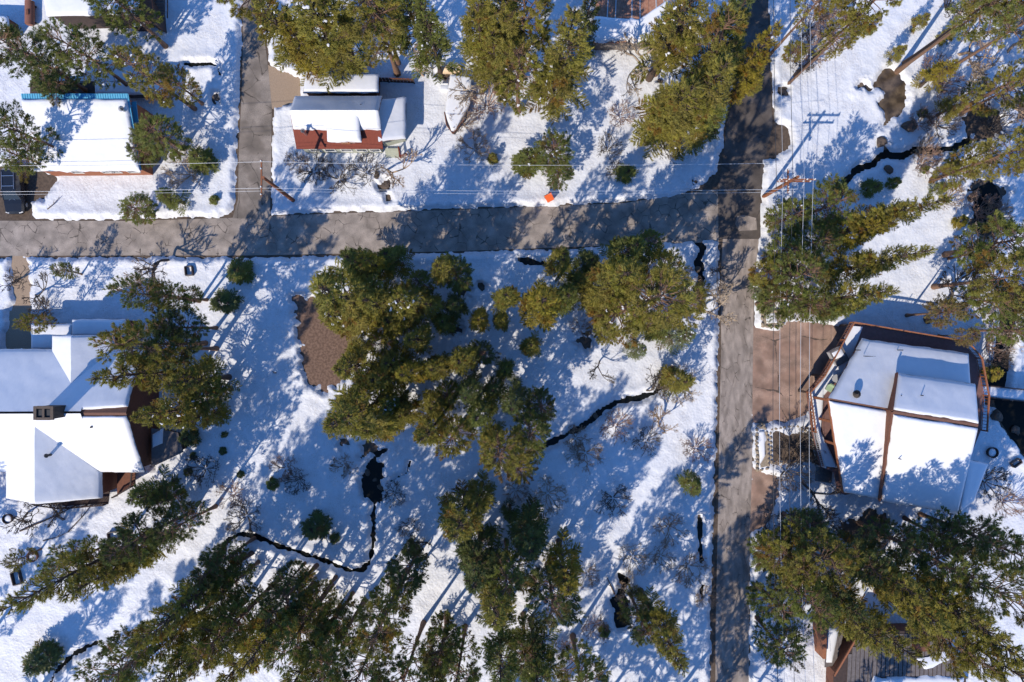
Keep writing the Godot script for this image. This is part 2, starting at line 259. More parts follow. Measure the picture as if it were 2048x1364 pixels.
	[1523, 1074, 13.0, 2.8, "pine", "o", "olive open tufted pine, second nearest of its kind to the grey plank roof", 0],
	[1564, 1025, 11.0, 2.4, "pine", "d", "dark green open tufted pine, nearest of its kind to the driveway's stone island", 0],
	[1557, 1056, 16.0, 2.9, "pine", "o", "olive open tufted pine, nearest of its kind to the grey plank roof", 0],
	[1525, 1121, 17.0, 2.4, "pine", "g", "tall green open tufted pine, nearest of its kind to the grey plank roof", 0],
	[1635, 1068, 14.0, 2.9, "pine", "d", "dark green open tufted pine, nearest of its kind to the grey plank roof", 0],
	[1580, 1121, 17.0, 2.6, "cedar", "d", "tall dark green dense rounded conifer, nearest of its kind to the grey plank roof", 0],
	[1598, 1149, 20.0, 3.0, "cedar", "o", "tall olive dense rounded conifer, second nearest of its kind to the grey plank roof", 0],
	[1664, 1083, 18.0, 3.3, "cedar", "o", "tall olive dense rounded conifer, fourth nearest of its kind to the large decked house", 0],
	[1681, 1119, 20.0, 3.3, "cedar", "o", "tall olive dense rounded conifer, third nearest of its kind to the grey plank roof", 0],
	[1761, 1066, 17.0, 3.1, "pine", "g", "tall green open tufted pine, nearest of its kind to the large decked house", 0],
	[1837, 1027, 14.0, 2.6, "pine", "d", "dark green open tufted pine, nearest of its kind to the snowy footbridge", 0],
	[1742, 1123, 22.0, 3.3, "cedar", "o", "tall olive dense rounded conifer, third nearest of its kind to the lower right corner", 0],
	[1803, 1086, 21.0, 3.1, "pine", "o", "tall olive open tufted pine, second nearest of its kind to the lower right corner", 0],
	[1773, 1151, 23.0, 3.2, "cedar", "o", "tall olive dense rounded conifer, second nearest of its kind to the lower right corner", 0],
	[1805, 1034, 11.0, 2.4, "pine", "d", "dark green open tufted pine, nearest of its kind to the large decked house", 0],
	[1718, 1046, 12.0, 2.5, "pine", "d", "dark green open tufted pine, second nearest of its kind to the grey plank roof", 0],
	[1748, 1179, 20.0, 2.8, "pine", "o", "tall olive open tufted pine, nearest of its kind to the grey plank roof", 0],
	[1515, 1077, 7.0, 2.4, "pine", "g", "green open tufted pine, third nearest of its kind to the grey plank roof", 0],
	[1903, 1052, 14.0, 2.6, "pine", "g", "green open tufted pine, nearest of its kind to the lower right corner", 0],
	[1791, 1185, 24.0, 3.1, "cedar", "o", "tall olive dense rounded conifer, nearest of its kind to the lower right corner", 0],
	[1654, 1176, 19.0, 2.4, "cedar", "o", "tall olive dense rounded conifer, nearest of its kind to the grey plank roof", 0],
	[40, 1440, 22.0, 3.4, "cedar", "g", "tall conifer just outside the bottom edge, only its shadow falls into view", 0],
	[-90, 1370, 24.0, 3.4, "pine", "o", "tall conifer just outside the left edge, only its shadow falls into view", 0],
	[150, 1500, 22.0, 3.4, "pine", "o", "tall conifer just outside the bottom edge, only its shadow falls into view", 0],
	[-120, 1180, 20.0, 3.4, "cedar", "g", "tall conifer just outside the left edge, only its shadow falls into view", 0],
	[960, 1470, 20.0, 3.4, "cedar", "g", "tall conifer just outside the bottom edge, only its shadow falls into view", 0],
	[1060, 1455, 22.0, 3.4, "cedar", "g", "tall conifer just outside the bottom edge, only its shadow falls into view", 0],
	[1150, 1430, 20.0, 3.4, "pine", "o", "tall conifer just outside the bottom edge, only its shadow falls into view", 0],
	[1235, 1445, 23.0, 3.4, "pine", "o", "tall conifer just outside the bottom edge, only its shadow falls into view", 0],
	[1310, 1440, 22.0, 3.4, "pine", "o", "tall conifer just outside the bottom edge, only its shadow falls into view", 0],
	[1370, 1470, 24.0, 3.4, "pine", "o", "tall conifer just outside the bottom edge, only its shadow falls into view", 0],
	[1200, 1530, 24.0, 3.4, "cedar", "g", "tall conifer just outside the bottom edge, only its shadow falls into view", 0],
	[1290, 1560, 25.0, 3.4, "pine", "o", "tall conifer just outside the bottom edge, only its shadow falls into view", 0],
	[1450, 1450, 20.0, 3.4, "pine", "o", "tall conifer just outside the bottom edge, only its shadow falls into view", 0],
	[1620, 1470, 22.0, 3.4, "cedar", "g", "tall conifer just outside the bottom edge, only its shadow falls into view", 0],
	[1120, 1520, 24.0, 3.4, "cedar", "g", "tall conifer just outside the bottom edge, only its shadow falls into view", 0],
]

const SHRUBS := [
	[1345, 770, 3.2, 2.4, "shrub", "pale_twig", "pale tan leafless shrub, nearest of its kind to the driveway's stone island"],
	[1170, 905, 2.2, 2.0, "shrub", "twig", "brown leafless shrub, second nearest of its kind to the picture's centre"],
	[1095, 985, 2.4, 2.1, "shrub", "pale_twig", "pale tan leafless shrub, nearest of its kind to the picture's centre"],
	[1032, 978, 1.8, 1.5, "shrub", "twig", "brown leafless shrub, second nearest of its kind to the dark pool"],
	[1265, 1110, 2.4, 2.0, "shrub", "pale_twig", "pale tan leafless shrub, nearest of its kind to the lower dark pool"],
	[1335, 1050, 2.2, 2.0, "shrub", "twig", "brown leafless shrub, fifth nearest of its kind to the grey plank roof"],
	[1150, 875, 2.0, 1.7, "shrub", "twig", "brown leafless shrub, nearest of its kind to the picture's centre"],
	[1230, 850, 2.2, 1.9, "shrub", "red_twig", "reddish leafless shrub, second nearest of its kind to the picture's centre"],
	[1375, 1130, 2.4, 2.0, "shrub", "twig", "brown leafless shrub, third nearest of its kind to the grey plank roof"],
	[1190, 1245, 2.0, 1.7, "shrub", "red_twig", "reddish leafless shrub, nearest of its kind to the lower dark pool"],
	[1175, 1145, 1.8, 1.5, "shrub", "twig", "brown leafless shrub, nearest of its kind to the bottom edge's middle"],
	[1225, 995, 2.2, 2.0, "shrub", "dark_twig", "dark leafless shrub, nearest of its kind to the lower dark pool"],
	[1290, 880, 1.6, 1.6, "shrub", "dark_twig", "dark leafless shrub, nearest of its kind to the picture's centre"],
	[1390, 895, 2.0, 1.8, "shrub", "red_twig", "reddish leafless shrub, nearest of its kind to the driveway's stone island"],
	[1320, 1110, 2.0, 1.6, "shrub", "twig", "brown leafless shrub, third nearest of its kind to the lower dark pool"],
	[1255, 1180, 1.8, 1.6, "shrub", "twig", "brown leafless shrub, nearest of its kind to the lower dark pool"],
	[1410, 1190, 1.8, 1.5, "shrub", "twig", "brown leafless shrub, nearest of its kind to the grey plank roof"],
	[1130, 1290, 1.6, 1.5, "shrub", "red_twig", "reddish leafless shrub, nearest of its kind to the bottom edge's middle"],
	[1160, 655, 1.6, 1.3, "shrub", "red_twig", "reddish leafless shrub, nearest of its kind to the picture's centre"],
	[1390, 585, 4.5, 1.8, "tree", "pale_twig", "pale tan leafless tree, second nearest of its kind to the picture's centre"],
	[1390, 620, 4.5, 2.2, "tree", "pale_twig", "pale tan leafless tree, nearest of its kind to the picture's centre"],
	[1370, 560, 3.0, 1.6, "shrub", "twig", "brown leafless shrub, nearest of its kind to the right-hand road junction"],
	[1320, 850, 4.0, 1.8, "tree", "twig", "brown leafless tree, nearest of its kind to the driveway's stone island"],
	[1200, 720, 3.0, 1.5, "tree", "dark_twig", "dark leafless tree, nearest of its kind to the picture's centre"],
	[1290, 780, 3.0, 1.4, "tree", "dark_twig", "dark leafless tree, second nearest of its kind to the picture's centre"],
	[630, 345, 2.2, 2.0, "shrub", "dark_twig", "dark leafless shrub, nearest of its kind to the left junction's power pole"],
	[680, 360, 2.4, 2.2, "shrub", "dark_twig", "dark leafless shrub, second nearest of its kind to the red-roofed cabin"],
	[735, 345, 2.2, 1.8, "shrub", "dark_twig", "dark leafless shrub, nearest of its kind to the snow-covered boat"],
	[600, 330, 1.6, 1.4, "shrub", "twig", "brown leafless shrub, nearest of its kind to the left junction's power pole"],
	[775, 340, 4.5, 2.2, "tree", "twig", "brown leafless tree, nearest of its kind to the red-roofed cabin"],
	[950, 300, 2.6, 2.0, "shrub", "twig", "brown leafless shrub, nearest of its kind to the orange bin"],
	[965, 185, 4.0, 2.4, "tree", "pale_twig", "pale tan leafless tree, nearest of its kind to the snow-covered boat"],
	[975, 215, 2.6, 2.0, "shrub", "red_twig", "reddish leafless shrub, nearest of its kind to the snow-covered boat"],
	[925, 250, 2.0, 1.5, "shrub", "twig", "brown leafless shrub, nearest of its kind to the snow-covered boat"],
	[850, 155, 4.0, 1.9, "tree", "twig", "brown leafless tree, nearest of its kind to the cream propane tank"],
	[1300, 150, 7.0, 3.0, "tree", "pale_twig", "pale tan leafless tree, nearest of its kind to the rusty ribbed roof"],
	[1325, 110, 5.0, 2.4, "tree", "twig", "brown leafless tree, nearest of its kind to the rusty ribbed roof"],
	[1240, 235, 1.6, 1.5, "shrub", "red_twig", "reddish leafless shrub, nearest of its kind to the rusty ribbed roof"],
	[1325, 295, 2.2, 2.0, "shrub", "dark_twig", "dark leafless shrub, nearest of its kind to the right-hand road junction"],
	[1215, 300, 2.0, 1.6, "shrub", "dark_twig", "dark leafless shrub, nearest of its kind to the top edge's middle"],
	[1230, 345, 1.5, 1.3, "shrub", "dark_twig", "dark leafless shrub, nearest of its kind to the orange bin"],
	[385, 350, 3.4, 2.4, "shrub", "pale_twig", "pale tan leafless shrub, nearest of its kind to the left-hand road junction"],
	[345, 520, 5.0, 2.4, "tree", "dark_twig", "dark leafless tree, nearest of its kind to the left-hand road junction"],
	[300, 540, 2.4, 1.6, "tree", "twig", "brown leafless tree, nearest of its kind to the left-hand road junction"],
	[75, 590, 3.0, 2.0, "tree", "dark_twig", "dark leafless tree, nearest of its kind to the left edge's middle"],
	[30, 560, 3.0, 1.6, "tree", "dark_twig", "dark leafless tree, nearest of its kind to the black station wagon"],
	[95, 620, 2.0, 1.6, "shrub", "dark_twig", "dark leafless shrub, nearest of its kind to the left edge's middle"],
	[130, 1040, 4.5, 2.4, "tree", "dark_twig", "dark leafless tree, nearest of its kind to the lower left corner"],
	[60, 1020, 4.0, 1.8, "tree", "dark_twig", "dark leafless tree, nearest of its kind to the stone chimney"],
	[415, 935, 2.0, 2.0, "shrub", "dark_twig", "dark leafless shrub, nearest of its kind to the lower left corner"],
	[495, 1030, 2.2, 2.2, "shrub", "dark_twig", "dark leafless shrub, second nearest of its kind to the lower left corner"],
	[575, 935, 1.8, 1.8, "shrub", "red_twig", "reddish leafless shrub, nearest of its kind to the dark pool"],
	[600, 960, 1.6, 1.5, "shrub", "dark_twig", "dark leafless shrub, nearest of its kind to the bare earth patch"],
	[820, 1050, 1.4, 1.3, "shrub", "dark_twig", "dark leafless shrub, nearest of its kind to the stream's U bend"],
	[790, 985, 1.6, 1.5, "shrub", "dark_twig", "dark leafless shrub, nearest of its kind to the dark pool"],
	[470, 985, 1.8, 1.7, "shrub", "red_twig", "reddish leafless shrub, nearest of its kind to the stone chimney"],
	[690, 930, 1.8, 1.5, "shrub", "twig", "brown leafless shrub, nearest of its kind to the dark pool"],
	[860, 1090, 2.6, 1.4, "tree", "dark_twig", "dark leafless tree, nearest of its kind to the stream's U bend"],
	[1590, 890, 3.0, 2.8, "shrub", "dark_twig", "dark leafless shrub, nearest of its kind to the driveway's stone island"],
	[1600, 960, 3.6, 2.6, "tree", "dark_twig", "dark leafless tree, nearest of its kind to the grey plank roof"],
	[1570, 940, 3.0, 2.4, "shrub", "twig", "brown leafless shrub, nearest of its kind to the large decked house"],
	[1650, 440, 4.5, 2.2, "tree", "pale_twig", "pale tan leafless tree, nearest of its kind to the right lane's power pole"],
	[1590, 560, 4.0, 1.8, "tree", "pale_twig", "pale tan leafless tree, nearest of its kind to the driveway's stone island"],
	[1620, 110, 2.6, 2.0, "shrub", "red_twig", "reddish leafless shrub, nearest of its kind to the right lane's power pole"],
	[1660, 70, 3.0, 2.4, "shrub", "red_twig", "reddish leafless shrub, fourth nearest of its kind to the right lane's power pole"],
	[1615, 60, 3.0, 2.2, "shrub", "dark_twig", "dark leafless shrub, third nearest of its kind to the right lane's power pole"],
	[1640, 30, 3.2, 2.4, "shrub", "red_twig", "reddish leafless shrub, fourth nearest of its kind to the rusty ribbed roof"],
	[1595, 130, 2.2, 1.6, "shrub", "dark_twig", "dark leafless shrub, nearest of its kind to the right lane's power pole"],
	[1860, 150, 2.4, 2.0, "shrub", "red_twig", "reddish leafless shrub, nearest of its kind to the upper right corner"],
	[1880, 180, 2.4, 2.0, "shrub", "red_twig", "reddish leafless shrub, second nearest of its kind to the upper right corner"],
	[1910, 110, 4.5, 2.8, "tree", "twig", "brown leafless tree, nearest of its kind to the brown pond"],
	[1950, 70, 5.0, 3.0, "tree", "twig", "brown leafless tree, second nearest of its kind to the upper right corner"],
	[1985, 40, 5.0, 3.0, "tree", "pale_twig", "pale tan leafless tree, nearest of its kind to the upper right corner"],
	[2010, 110, 5.0, 3.0, "tree", "twig", "brown leafless tree, nearest of its kind to the upper right corner"],
	[1960, 150, 5.0, 2.8, "tree", "pale_twig", "pale tan leafless tree, nearest of its kind to the brown pond"],
	[2000, 190, 4.5, 2.8, "tree", "twig", "brown leafless tree, nearest of its kind to the right edge's middle"],
	[1930, 30, 4.5, 2.6, "tree", "pale_twig", "pale tan leafless tree, second nearest of its kind to the upper right corner"],
	[1890, 20, 3.5, 2.2, "shrub", "dark_twig", "dark leafless shrub, nearest of its kind to the upper right corner"],
	[1980, 260, 3.0, 2.2, "shrub", "dark_twig", "dark leafless shrub, second nearest of its kind to the upper right corner"],
	[1840, 310, 2.4, 1.9, "shrub", "twig", "brown leafless shrub, nearest of its kind to the brown pond"],
	[1870, 250, 2.8, 2.2, "shrub", "dark_twig", "dark leafless shrub, nearest of its kind to the brown pond"],
	[1835, 250, 2.0, 1.8, "shrub", "red_twig", "reddish leafless shrub, nearest of its kind to the brown pond"],
	[1890, 400, 2.0, 1.6, "shrub", "twig", "brown leafless shrub, second nearest of its kind to the brown pond"],
	[1840, 330, 2.2, 1.8, "shrub", "red_twig", "reddish leafless shrub, second nearest of its kind to the right lane's power pole"],
	[1955, 420, 2.4, 2.0, "shrub", "red_twig", "reddish leafless shrub, second nearest of its kind to the right edge's middle"],
	[1980, 440, 2.4, 2.0, "shrub", "twig", "brown leafless shrub, second nearest of its kind to the right edge's middle"],
	[1920, 560, 4.0, 2.2, "tree", "dark_twig", "dark leafless tree, nearest of its kind to the brown pond"],
	[1940, 520, 4.0, 2.0, "tree", "pale_twig", "pale tan leafless tree, second nearest of its kind to the right edge's middle"],
	[1900, 590, 4.0, 2.4, "tree", "dark_twig", "dark leafless tree, nearest of its kind to the right edge's middle"],
	[1975, 690, 2.2, 1.8, "shrub", "red_twig", "reddish leafless shrub, nearest of its kind to the right edge's middle"],
	[1990, 650, 2.6, 1.6, "tree", "pale_twig", "pale tan leafless tree, nearest of its kind to the right edge's middle"],
	[1980, 720, 2.4, 1.7, "shrub", "dark_twig", "dark leafless shrub, nearest of its kind to the snowy footbridge"],
	[2000, 610, 2.5, 2.0, "shrub", "twig", "brown leafless shrub, nearest of its kind to the right edge's middle"],
	[1965, 960, 2.4, 2.0, "shrub", "dark_twig", "dark leafless shrub, second nearest of its kind to the snowy footbridge"],
	[2000, 1000, 2.4, 1.8, "shrub", "red_twig", "reddish leafless shrub, nearest of its kind to the lower right corner"],
	[1650, 1040, 1.8, 1.6, "shrub", "dark_twig", "dark leafless shrub, second nearest of its kind to the grey plank roof"],
	[1880, 1060, 2.0, 1.8, "shrub", "dark_twig", "dark leafless shrub, nearest of its kind to the grey plank roof"],
	[1540, 1040, 1.6, 1.4, "shrub", "dark_twig", "dark leafless shrub, third nearest of its kind to the lower dark pool"],
	[1440, 540, 3.0, 1.3, "tree", "dark_twig", "dark leafless tree, nearest of its kind to the right-hand road junction"],
]

const ROCKS := [
	[1815, 256, 0.70, "dark grey rock, second nearest of its kind to the brown pond"],
	[1757, 287, 0.55, "dark grey rock, second nearest of its kind to the right lane's power pole"],
	[1772, 340, 0.50, "dark grey rock, third nearest of its kind to the right lane's power pole"],
	[1566, 186, 0.35, "dark grey rock, nearest of its kind to the right lane's power pole"],
	[1820, 246, 0.30, "dark grey rock, nearest of its kind to the brown pond"],
	[1190, 832, 0.35, "dark grey rock, nearest of its kind to the picture's centre"],
	[772, 372, 0.50, "dark grey rock, second nearest of its kind to the red-roofed cabin"],
	[1940, 395, 0.60, "dark grey rock, fourth nearest of its kind to the large decked house"],
	[1975, 400, 0.50, "dark grey rock, fourth nearest of its kind to the right edge's middle"],
	[735, 945, 0.35, "dark grey rock, nearest of its kind to the bare earth patch"],
	[760, 975, 0.35, "dark grey rock, nearest of its kind to the stream's U bend"],
	[750, 960, 0.25, "dark grey rock, nearest of its kind to the dark pool"],
	[1245, 1225, 0.40, "dark grey rock, nearest of its kind to the bottom edge's middle"],
	[1240, 1195, 0.30, "dark grey rock, nearest of its kind to the lower dark pool"],
	[107, 1302, 0.50, "dark grey rock, nearest of its kind to the lower left corner"],
	[755, 352, 0.40, "dark grey rock, nearest of its kind to the red-roofed cabin"],
	[1395, 540, 0.40, "dark grey rock, nearest of its kind to the right-hand road junction"],
	[1318, 165, 0.30, "dark grey rock, nearest of its kind to the rusty ribbed roof"],
	[1752, 36, 0.40, "dark grey rock, nearest of its kind to the upper right corner"],
	[1735, 60, 0.35, "dark grey rock, second nearest of its kind to the upper right corner"],
	[1850, 640, 0.40, "dark grey rock, second nearest of its kind to the large decked house"],
	[432, 196, 0.35, "dark grey rock, nearest of its kind to the left junction's power pole"],
	[1985, 830, 0.60, "dark grey rock, nearest of its kind to the snowy footbridge"],
	[2030, 860, 0.50, "dark grey rock, nearest of its kind to the lower right corner"],
]

const WELLS := []

# ---------------------------------------------------------------- plan helpers
func m(u: float, v: float, y := 0.0) -> Vector3:
	return Vector3((u - 1024.0) * S, y, (v - 682.0) * S)

func at(u: float, v: float, y := 0.0) -> Vector3:      # survey point sighted from the drone: true plan place of a point y above ground
	var k := (ALT - y) / ALT
	return Vector3((u - 1024.0) * S * k, y, (v - 682.0) * S * k)

# ---------------------------------------------------------------- naming
func numbered(called: String) -> String:
	if not used.has(called):
		used[called] = 0
		return called
	used[called] += 1
	return "%s_%03d" % [called, used[called]]

func tag(o: Node, label := "", category := "", group := "", kind := ""):
	if label != "": o.set_meta("label", label)
	if category != "": o.set_meta("category", category)
	if group != "": o.set_meta("group", group)
	if kind != "": o.set_meta("kind", kind)
	return o

func thing(called: String, label: String, category: String, where := Vector3.ZERO, group := "") -> Node3D:
	var o := Node3D.new()
	o.name = numbered(called)
	add_child(o)
	o.position = where
	tag(o, label, category, group)
	return o

# ---------------------------------------------------------------- mesh collector
class MB:
	var v := PackedVector3Array()
	var n := PackedVector3Array()
	var c := PackedColorArray()
	var colored := false
	var col := Color.WHITE
	var off := Vector3.ZERO
	func tri(a: Vector3, b: Vector3, d: Vector3):
		var nn := (d - a).cross(b - a).normalized()
		v.append(a - off); v.append(b - off); v.append(d - off)
		n.append(nn); n.append(nn); n.append(nn)
		if colored:
			c.append(col); c.append(col); c.append(col)
	func trin(a: Vector3, b: Vector3, d: Vector3, na: Vector3, nb: Vector3, nd: Vector3):
		if (d - a).cross(b - a).dot(na + nb + nd) < 0.0:
			trin(a, d, b, na, nd, nb)
			return
		v.append(a - off); v.append(b - off); v.append(d - off)
		n.append(na); n.append(nb); n.append(nd)
		if colored:
			c.append(col); c.append(col); c.append(col)
	func quad(a: Vector3, b: Vector3, d: Vector3, e: Vector3):
		tri(a, b, d); tri(a, d, e)
	# box given by centre, half axes
	func obox(p: Vector3, x: Vector3, y: Vector3, z: Vector3):
		var q := []
		for i in 8:
			q.append(p + x * (1 if i & 1 else -1) + y * (1 if i & 2 else -1) + z * (1 if i & 4 else -1))
		quad(q[2], q[3], q[7], q[6]); quad(q[0], q[4], q[5], q[1])
		quad(q[0], q[1], q[3], q[2]); quad(q[4], q[6], q[7], q[5])
		quad(q[0], q[2], q[6], q[4]); quad(q[1], q[5], q[7], q[3])
	func box(p: Vector3, s: Vector3, turn := 0.0):
		var b := Basis(Vector3.UP, turn)
		obox(p, b.x * s.x * 0.5, b.y * s.y * 0.5, b.z * s.z * 0.5)
	func beam(a: Vector3, b: Vector3, w: float, h: float):
		var d := b - a
		var up := Vector3.UP
		if absf(d.normalized().dot(up)) > 0.95: up = Vector3.RIGHT
		var side := d.cross(up).normalized()
		var u2 := side.cross(d).normalized()
		obox((a + b) * 0.5, side * w * 0.5, u2 * h * 0.5, d * 0.5)
	func tube(pts: Array, radii: Array, sides := 6, cap := true):
		var rings := []
		var nrm := []
		for i in pts.size():
			var d: Vector3 = (pts[mini(i + 1, pts.size() - 1)] - pts[maxi(i - 1, 0)]).normalized()
			var ref := Vector3.UP if absf(d.y) < 0.9 else Vector3.RIGHT
			var x := d.cross(ref).normalized()
			var y := x.cross(d).normalized()
			var r := []
			var rn := []
			for k in sides:
				var a := TAU * k / sides
				var o := x * cos(a) + y * sin(a)
				r.append(pts[i] + o * radii[i]); rn.append(o)
			rings.append(r); nrm.append(rn)
		for i in pts.size() - 1:
			for k in sides:
				var k2 := (k + 1) % sides
				trin(rings[i][k], rings[i + 1][k], rings[i + 1][k2], nrm[i][k], nrm[i + 1][k], nrm[i + 1][k2])
				trin(rings[i][k], rings[i + 1][k2], rings[i][k2], nrm[i][k], nrm[i + 1][k2], nrm[i][k2])
		if cap:
			for e in [0, pts.size() - 1]:
				for k in range(1, sides - 1):
					tri(rings[e][0], rings[e][k], rings[e][k + 1])
	func cyl(a: Vector3, b: Vector3, r: float, sides := 12, r2 := -1.0):
		tube([a, b], [r, r if r2 < 0 else r2], sides)
	# slab: polygon of top corners (any heights), extruded straight down
	func slab(top: Array, th: float):
		var low := []
		for p in top: low.append(p - Vector3(0, th, 0))
		prism(top, low)
	func prism(top: Array, low: Array):
		var flat := PackedVector2Array()
		for p in top: flat.append(Vector2(p.x, p.z))
		var idx := Geometry2D.triangulate_polygon(flat)
		for i in range(0, idx.size(), 3):
			var a: Vector3 = top[idx[i]]; var b: Vector3 = top[idx[i + 1]]; var d: Vector3 = top[idx[i + 2]]
			if (d - a).cross(b - a).y < 0: tri(a, d, b)
			else: tri(a, b, d)
			a = low[idx[i]]; b = low[idx[i + 1]]; d = low[idx[i + 2]]
			if (d - a).cross(b - a).y > 0: tri(a, d, b)
			else: tri(a, b, d)
		for i in top.size():
			var j := (i + 1) % top.size()
			quad(top[i], top[j], low[j], low[i])
	func sphere(p: Vector3, r: Vector3, segs := 8, rows := 6, top_only := false):
		var r0 := 0
		var r1 := rows / 2 if top_only else rows
		for i in range(r0, r1):
			for k in segs:
				var q := []
				var w := []
				for e in [[i, k], [i, k + 1], [i + 1, k + 1], [i + 1, k]]:
					var la: float = PI * 0.5 - PI * e[0] / rows
					var lo: float = TAU * e[1] / segs
					var o := Vector3(cos(la) * cos(lo), sin(la), cos(la) * sin(lo))
					q.append(p + o * r); w.append((o / r).normalized())
				trin(q[0], q[1], q[2], w[0], w[1], w[2])
				trin(q[0], q[2], q[3], w[0], w[2], w[3])
	func mesh() -> ArrayMesh:
		var arr := []
		arr.resize(Mesh.ARRAY_MAX)
		arr[Mesh.ARRAY_VERTEX] = v
		arr[Mesh.ARRAY_NORMAL] = n
		if colored: arr[Mesh.ARRAY_COLOR] = c
		var me := ArrayMesh.new()
		me.add_surface_from_arrays(Mesh.PRIMITIVE_TRIANGLES, arr)
		return me

func mb(parent: Node3D = null) -> MB:
	var b := MB.new()
	if parent != null: b.off = parent.position
	return b

func build(b: MB, called: String, material: Material, parent: Node = null, kind := "") -> MeshInstance3D:
	var o := MeshInstance3D.new()
	o.mesh = b.mesh()
	o.material_override = material
	if parent == null:
		o.name = numbered(called)
		add_child(o)
	else:
		o.name = called
		parent.add_child(o, true)
	if kind != "": o.set_meta("kind", kind)
	return o

func lin(r: float, g: float, b: float) -> Color:
	return Color(r, g, b).linear_to_srgb()

# ---------------------------------------------------------------- materials
func plain(r: float, g: float, b: float, rough := 0.8, metal := 0.0) -> StandardMaterial3D:
	var s := StandardMaterial3D.new()
	s.albedo_color = lin(r, g, b)
	s.roughness = rough
	s.metallic = metal
	s.cull_mode = BaseMaterial3D.CULL_DISABLED
	return s

func noise_img(size: int, freq: float, sd: int, type := FastNoiseLite.TYPE_SIMPLEX_SMOOTH, oct := 4) -> PackedByteArray:
	var f := FastNoiseLite.new()
	f.seed = sd
	f.noise_type = type
	f.frequency = freq
	f.fractal_octaves = oct
	return f.get_seamless_image(size, size).get_data()

# albedo picture: mixes two tones by layered noise; extra(i) may change a pixel
func tone_texture(size: int, a: Color, b: Color, fa: float, fb: float, sd: int, share := 0.5) -> Image:
	var n1 := noise_img(size, fa, sd)
	var n2 := noise_img(size, fb, sd + 7, FastNoiseLite.TYPE_SIMPLEX, 2)
	var out := PackedByteArray()
	out.resize(size * size * 3)
	for i in size * size:
		var t := clampf((n1[i] / 255.0 - 0.5) * 1.6 + 0.5, 0, 1) * (1.0 - share) + n2[i] / 255.0 * share
		var cc := a.lerp(b, t)
		out[i * 3] = int(cc.r * 255); out[i * 3 + 1] = int(cc.g * 255); out[i * 3 + 2] = int(cc.b * 255)
	return Image.create_from_data(size, size, false, Image.FORMAT_RGB8, out)

func textured(img: Image, metres: float, rough := 0.85, bump := 0.0, bump_src: Image = null) -> StandardMaterial3D:
	img.generate_mipmaps()
	var s := plain(1, 1, 1, rough)
	s.albedo_texture = ImageTexture.create_from_image(img)
	s.uv1_triplanar = true
	s.uv1_world_triplanar = true
	s.uv1_scale = Vector3.ONE / metres
	if bump > 0:
		var bi: Image = bump_src if bump_src != null else img.duplicate()
		bi = bi.duplicate()
		bi.clear_mipmaps()
		bi.convert(Image.FORMAT_RGB8)
		bi.bump_map_to_normal_map(bump)
		s.normal_enabled = true
		s.normal_texture = ImageTexture.create_from_image(bi)
	return s

func asphalt_image(size: int, base: Color, dark: Color, crack_freq: float, sd: int, crack_w: float, blot: float, streaks := false) -> Image:
	var cell := FastNoiseLite.new()
	cell.seed = sd; cell.noise_type = FastNoiseLite.TYPE_CELLULAR
	cell.frequency = crack_freq
	cell.fractal_type = FastNoiseLite.FRACTAL_NONE
	cell.cellular_return_type = FastNoiseLite.RETURN_DISTANCE2_SUB
	cell.domain_warp_enabled = true
	cell.domain_warp_amplitude = 14.0
	cell.domain_warp_frequency = 0.02
	var ci := cell.get_seamless_image(size, size, false, false, 0.1, false).get_data()
	var n1 := noise_img(size, 0.006, sd + 1)
	var n2 := noise_img(size, 0.25, sd + 2, FastNoiseLite.TYPE_SIMPLEX, 2)
	var n3 := noise_img(size, 0.012, sd + 3)
	var out := PackedByteArray()
	out.resize(size * size * 3)
	for i in size * size:
		var g := n2[i] / 255.0 - 0.5
		var patch := smoothstep(0.40, 0.72, n1[i] / 255.0) * blot * clampf(0.6 + (n2[i] / 255.0 - 0.5) * 1.6, 0.0, 1.0)
		var cc := base.lerp(dark, patch)
		cc = cc * (1.0 + g * 0.35 + (n3[i] / 255.0 - 0.5) * 0.35)
		var cr := ci[i] / 255.0
		var w := crack_w * clampf((n1[i] / 255.0 - 0.44) * 6.0, 0.0, 1.0) * clampf((n3[i] / 255.0 - 0.3) * 3.0, 0.2, 1.0)
		if cr < w:
			cc = cc.lerp(Color(0.2, 0.18, 0.165), 0.75 * (1.0 - cr / maxf(w, 0.001) * 0.6))
		out[i * 3] = int(clampf(cc.r, 0, 1) * 255); out[i * 3 + 1] = int(clampf(cc.g, 0, 1) * 255); out[i * 3 + 2] = int(clampf(cc.b, 0, 1) * 255)
	return Image.create_from_data(size, size, false, Image.FORMAT_RGB8, out)

func leaf_material(r: float, g: float, b: float) -> StandardMaterial3D:
	var s := plain(r, g, b, 0.75)
	s.vertex_color_use_as_albedo = true
	s.backlight_enabled = true
	s.backlight = Color(0.8, 0.8, 0.5)
	return s

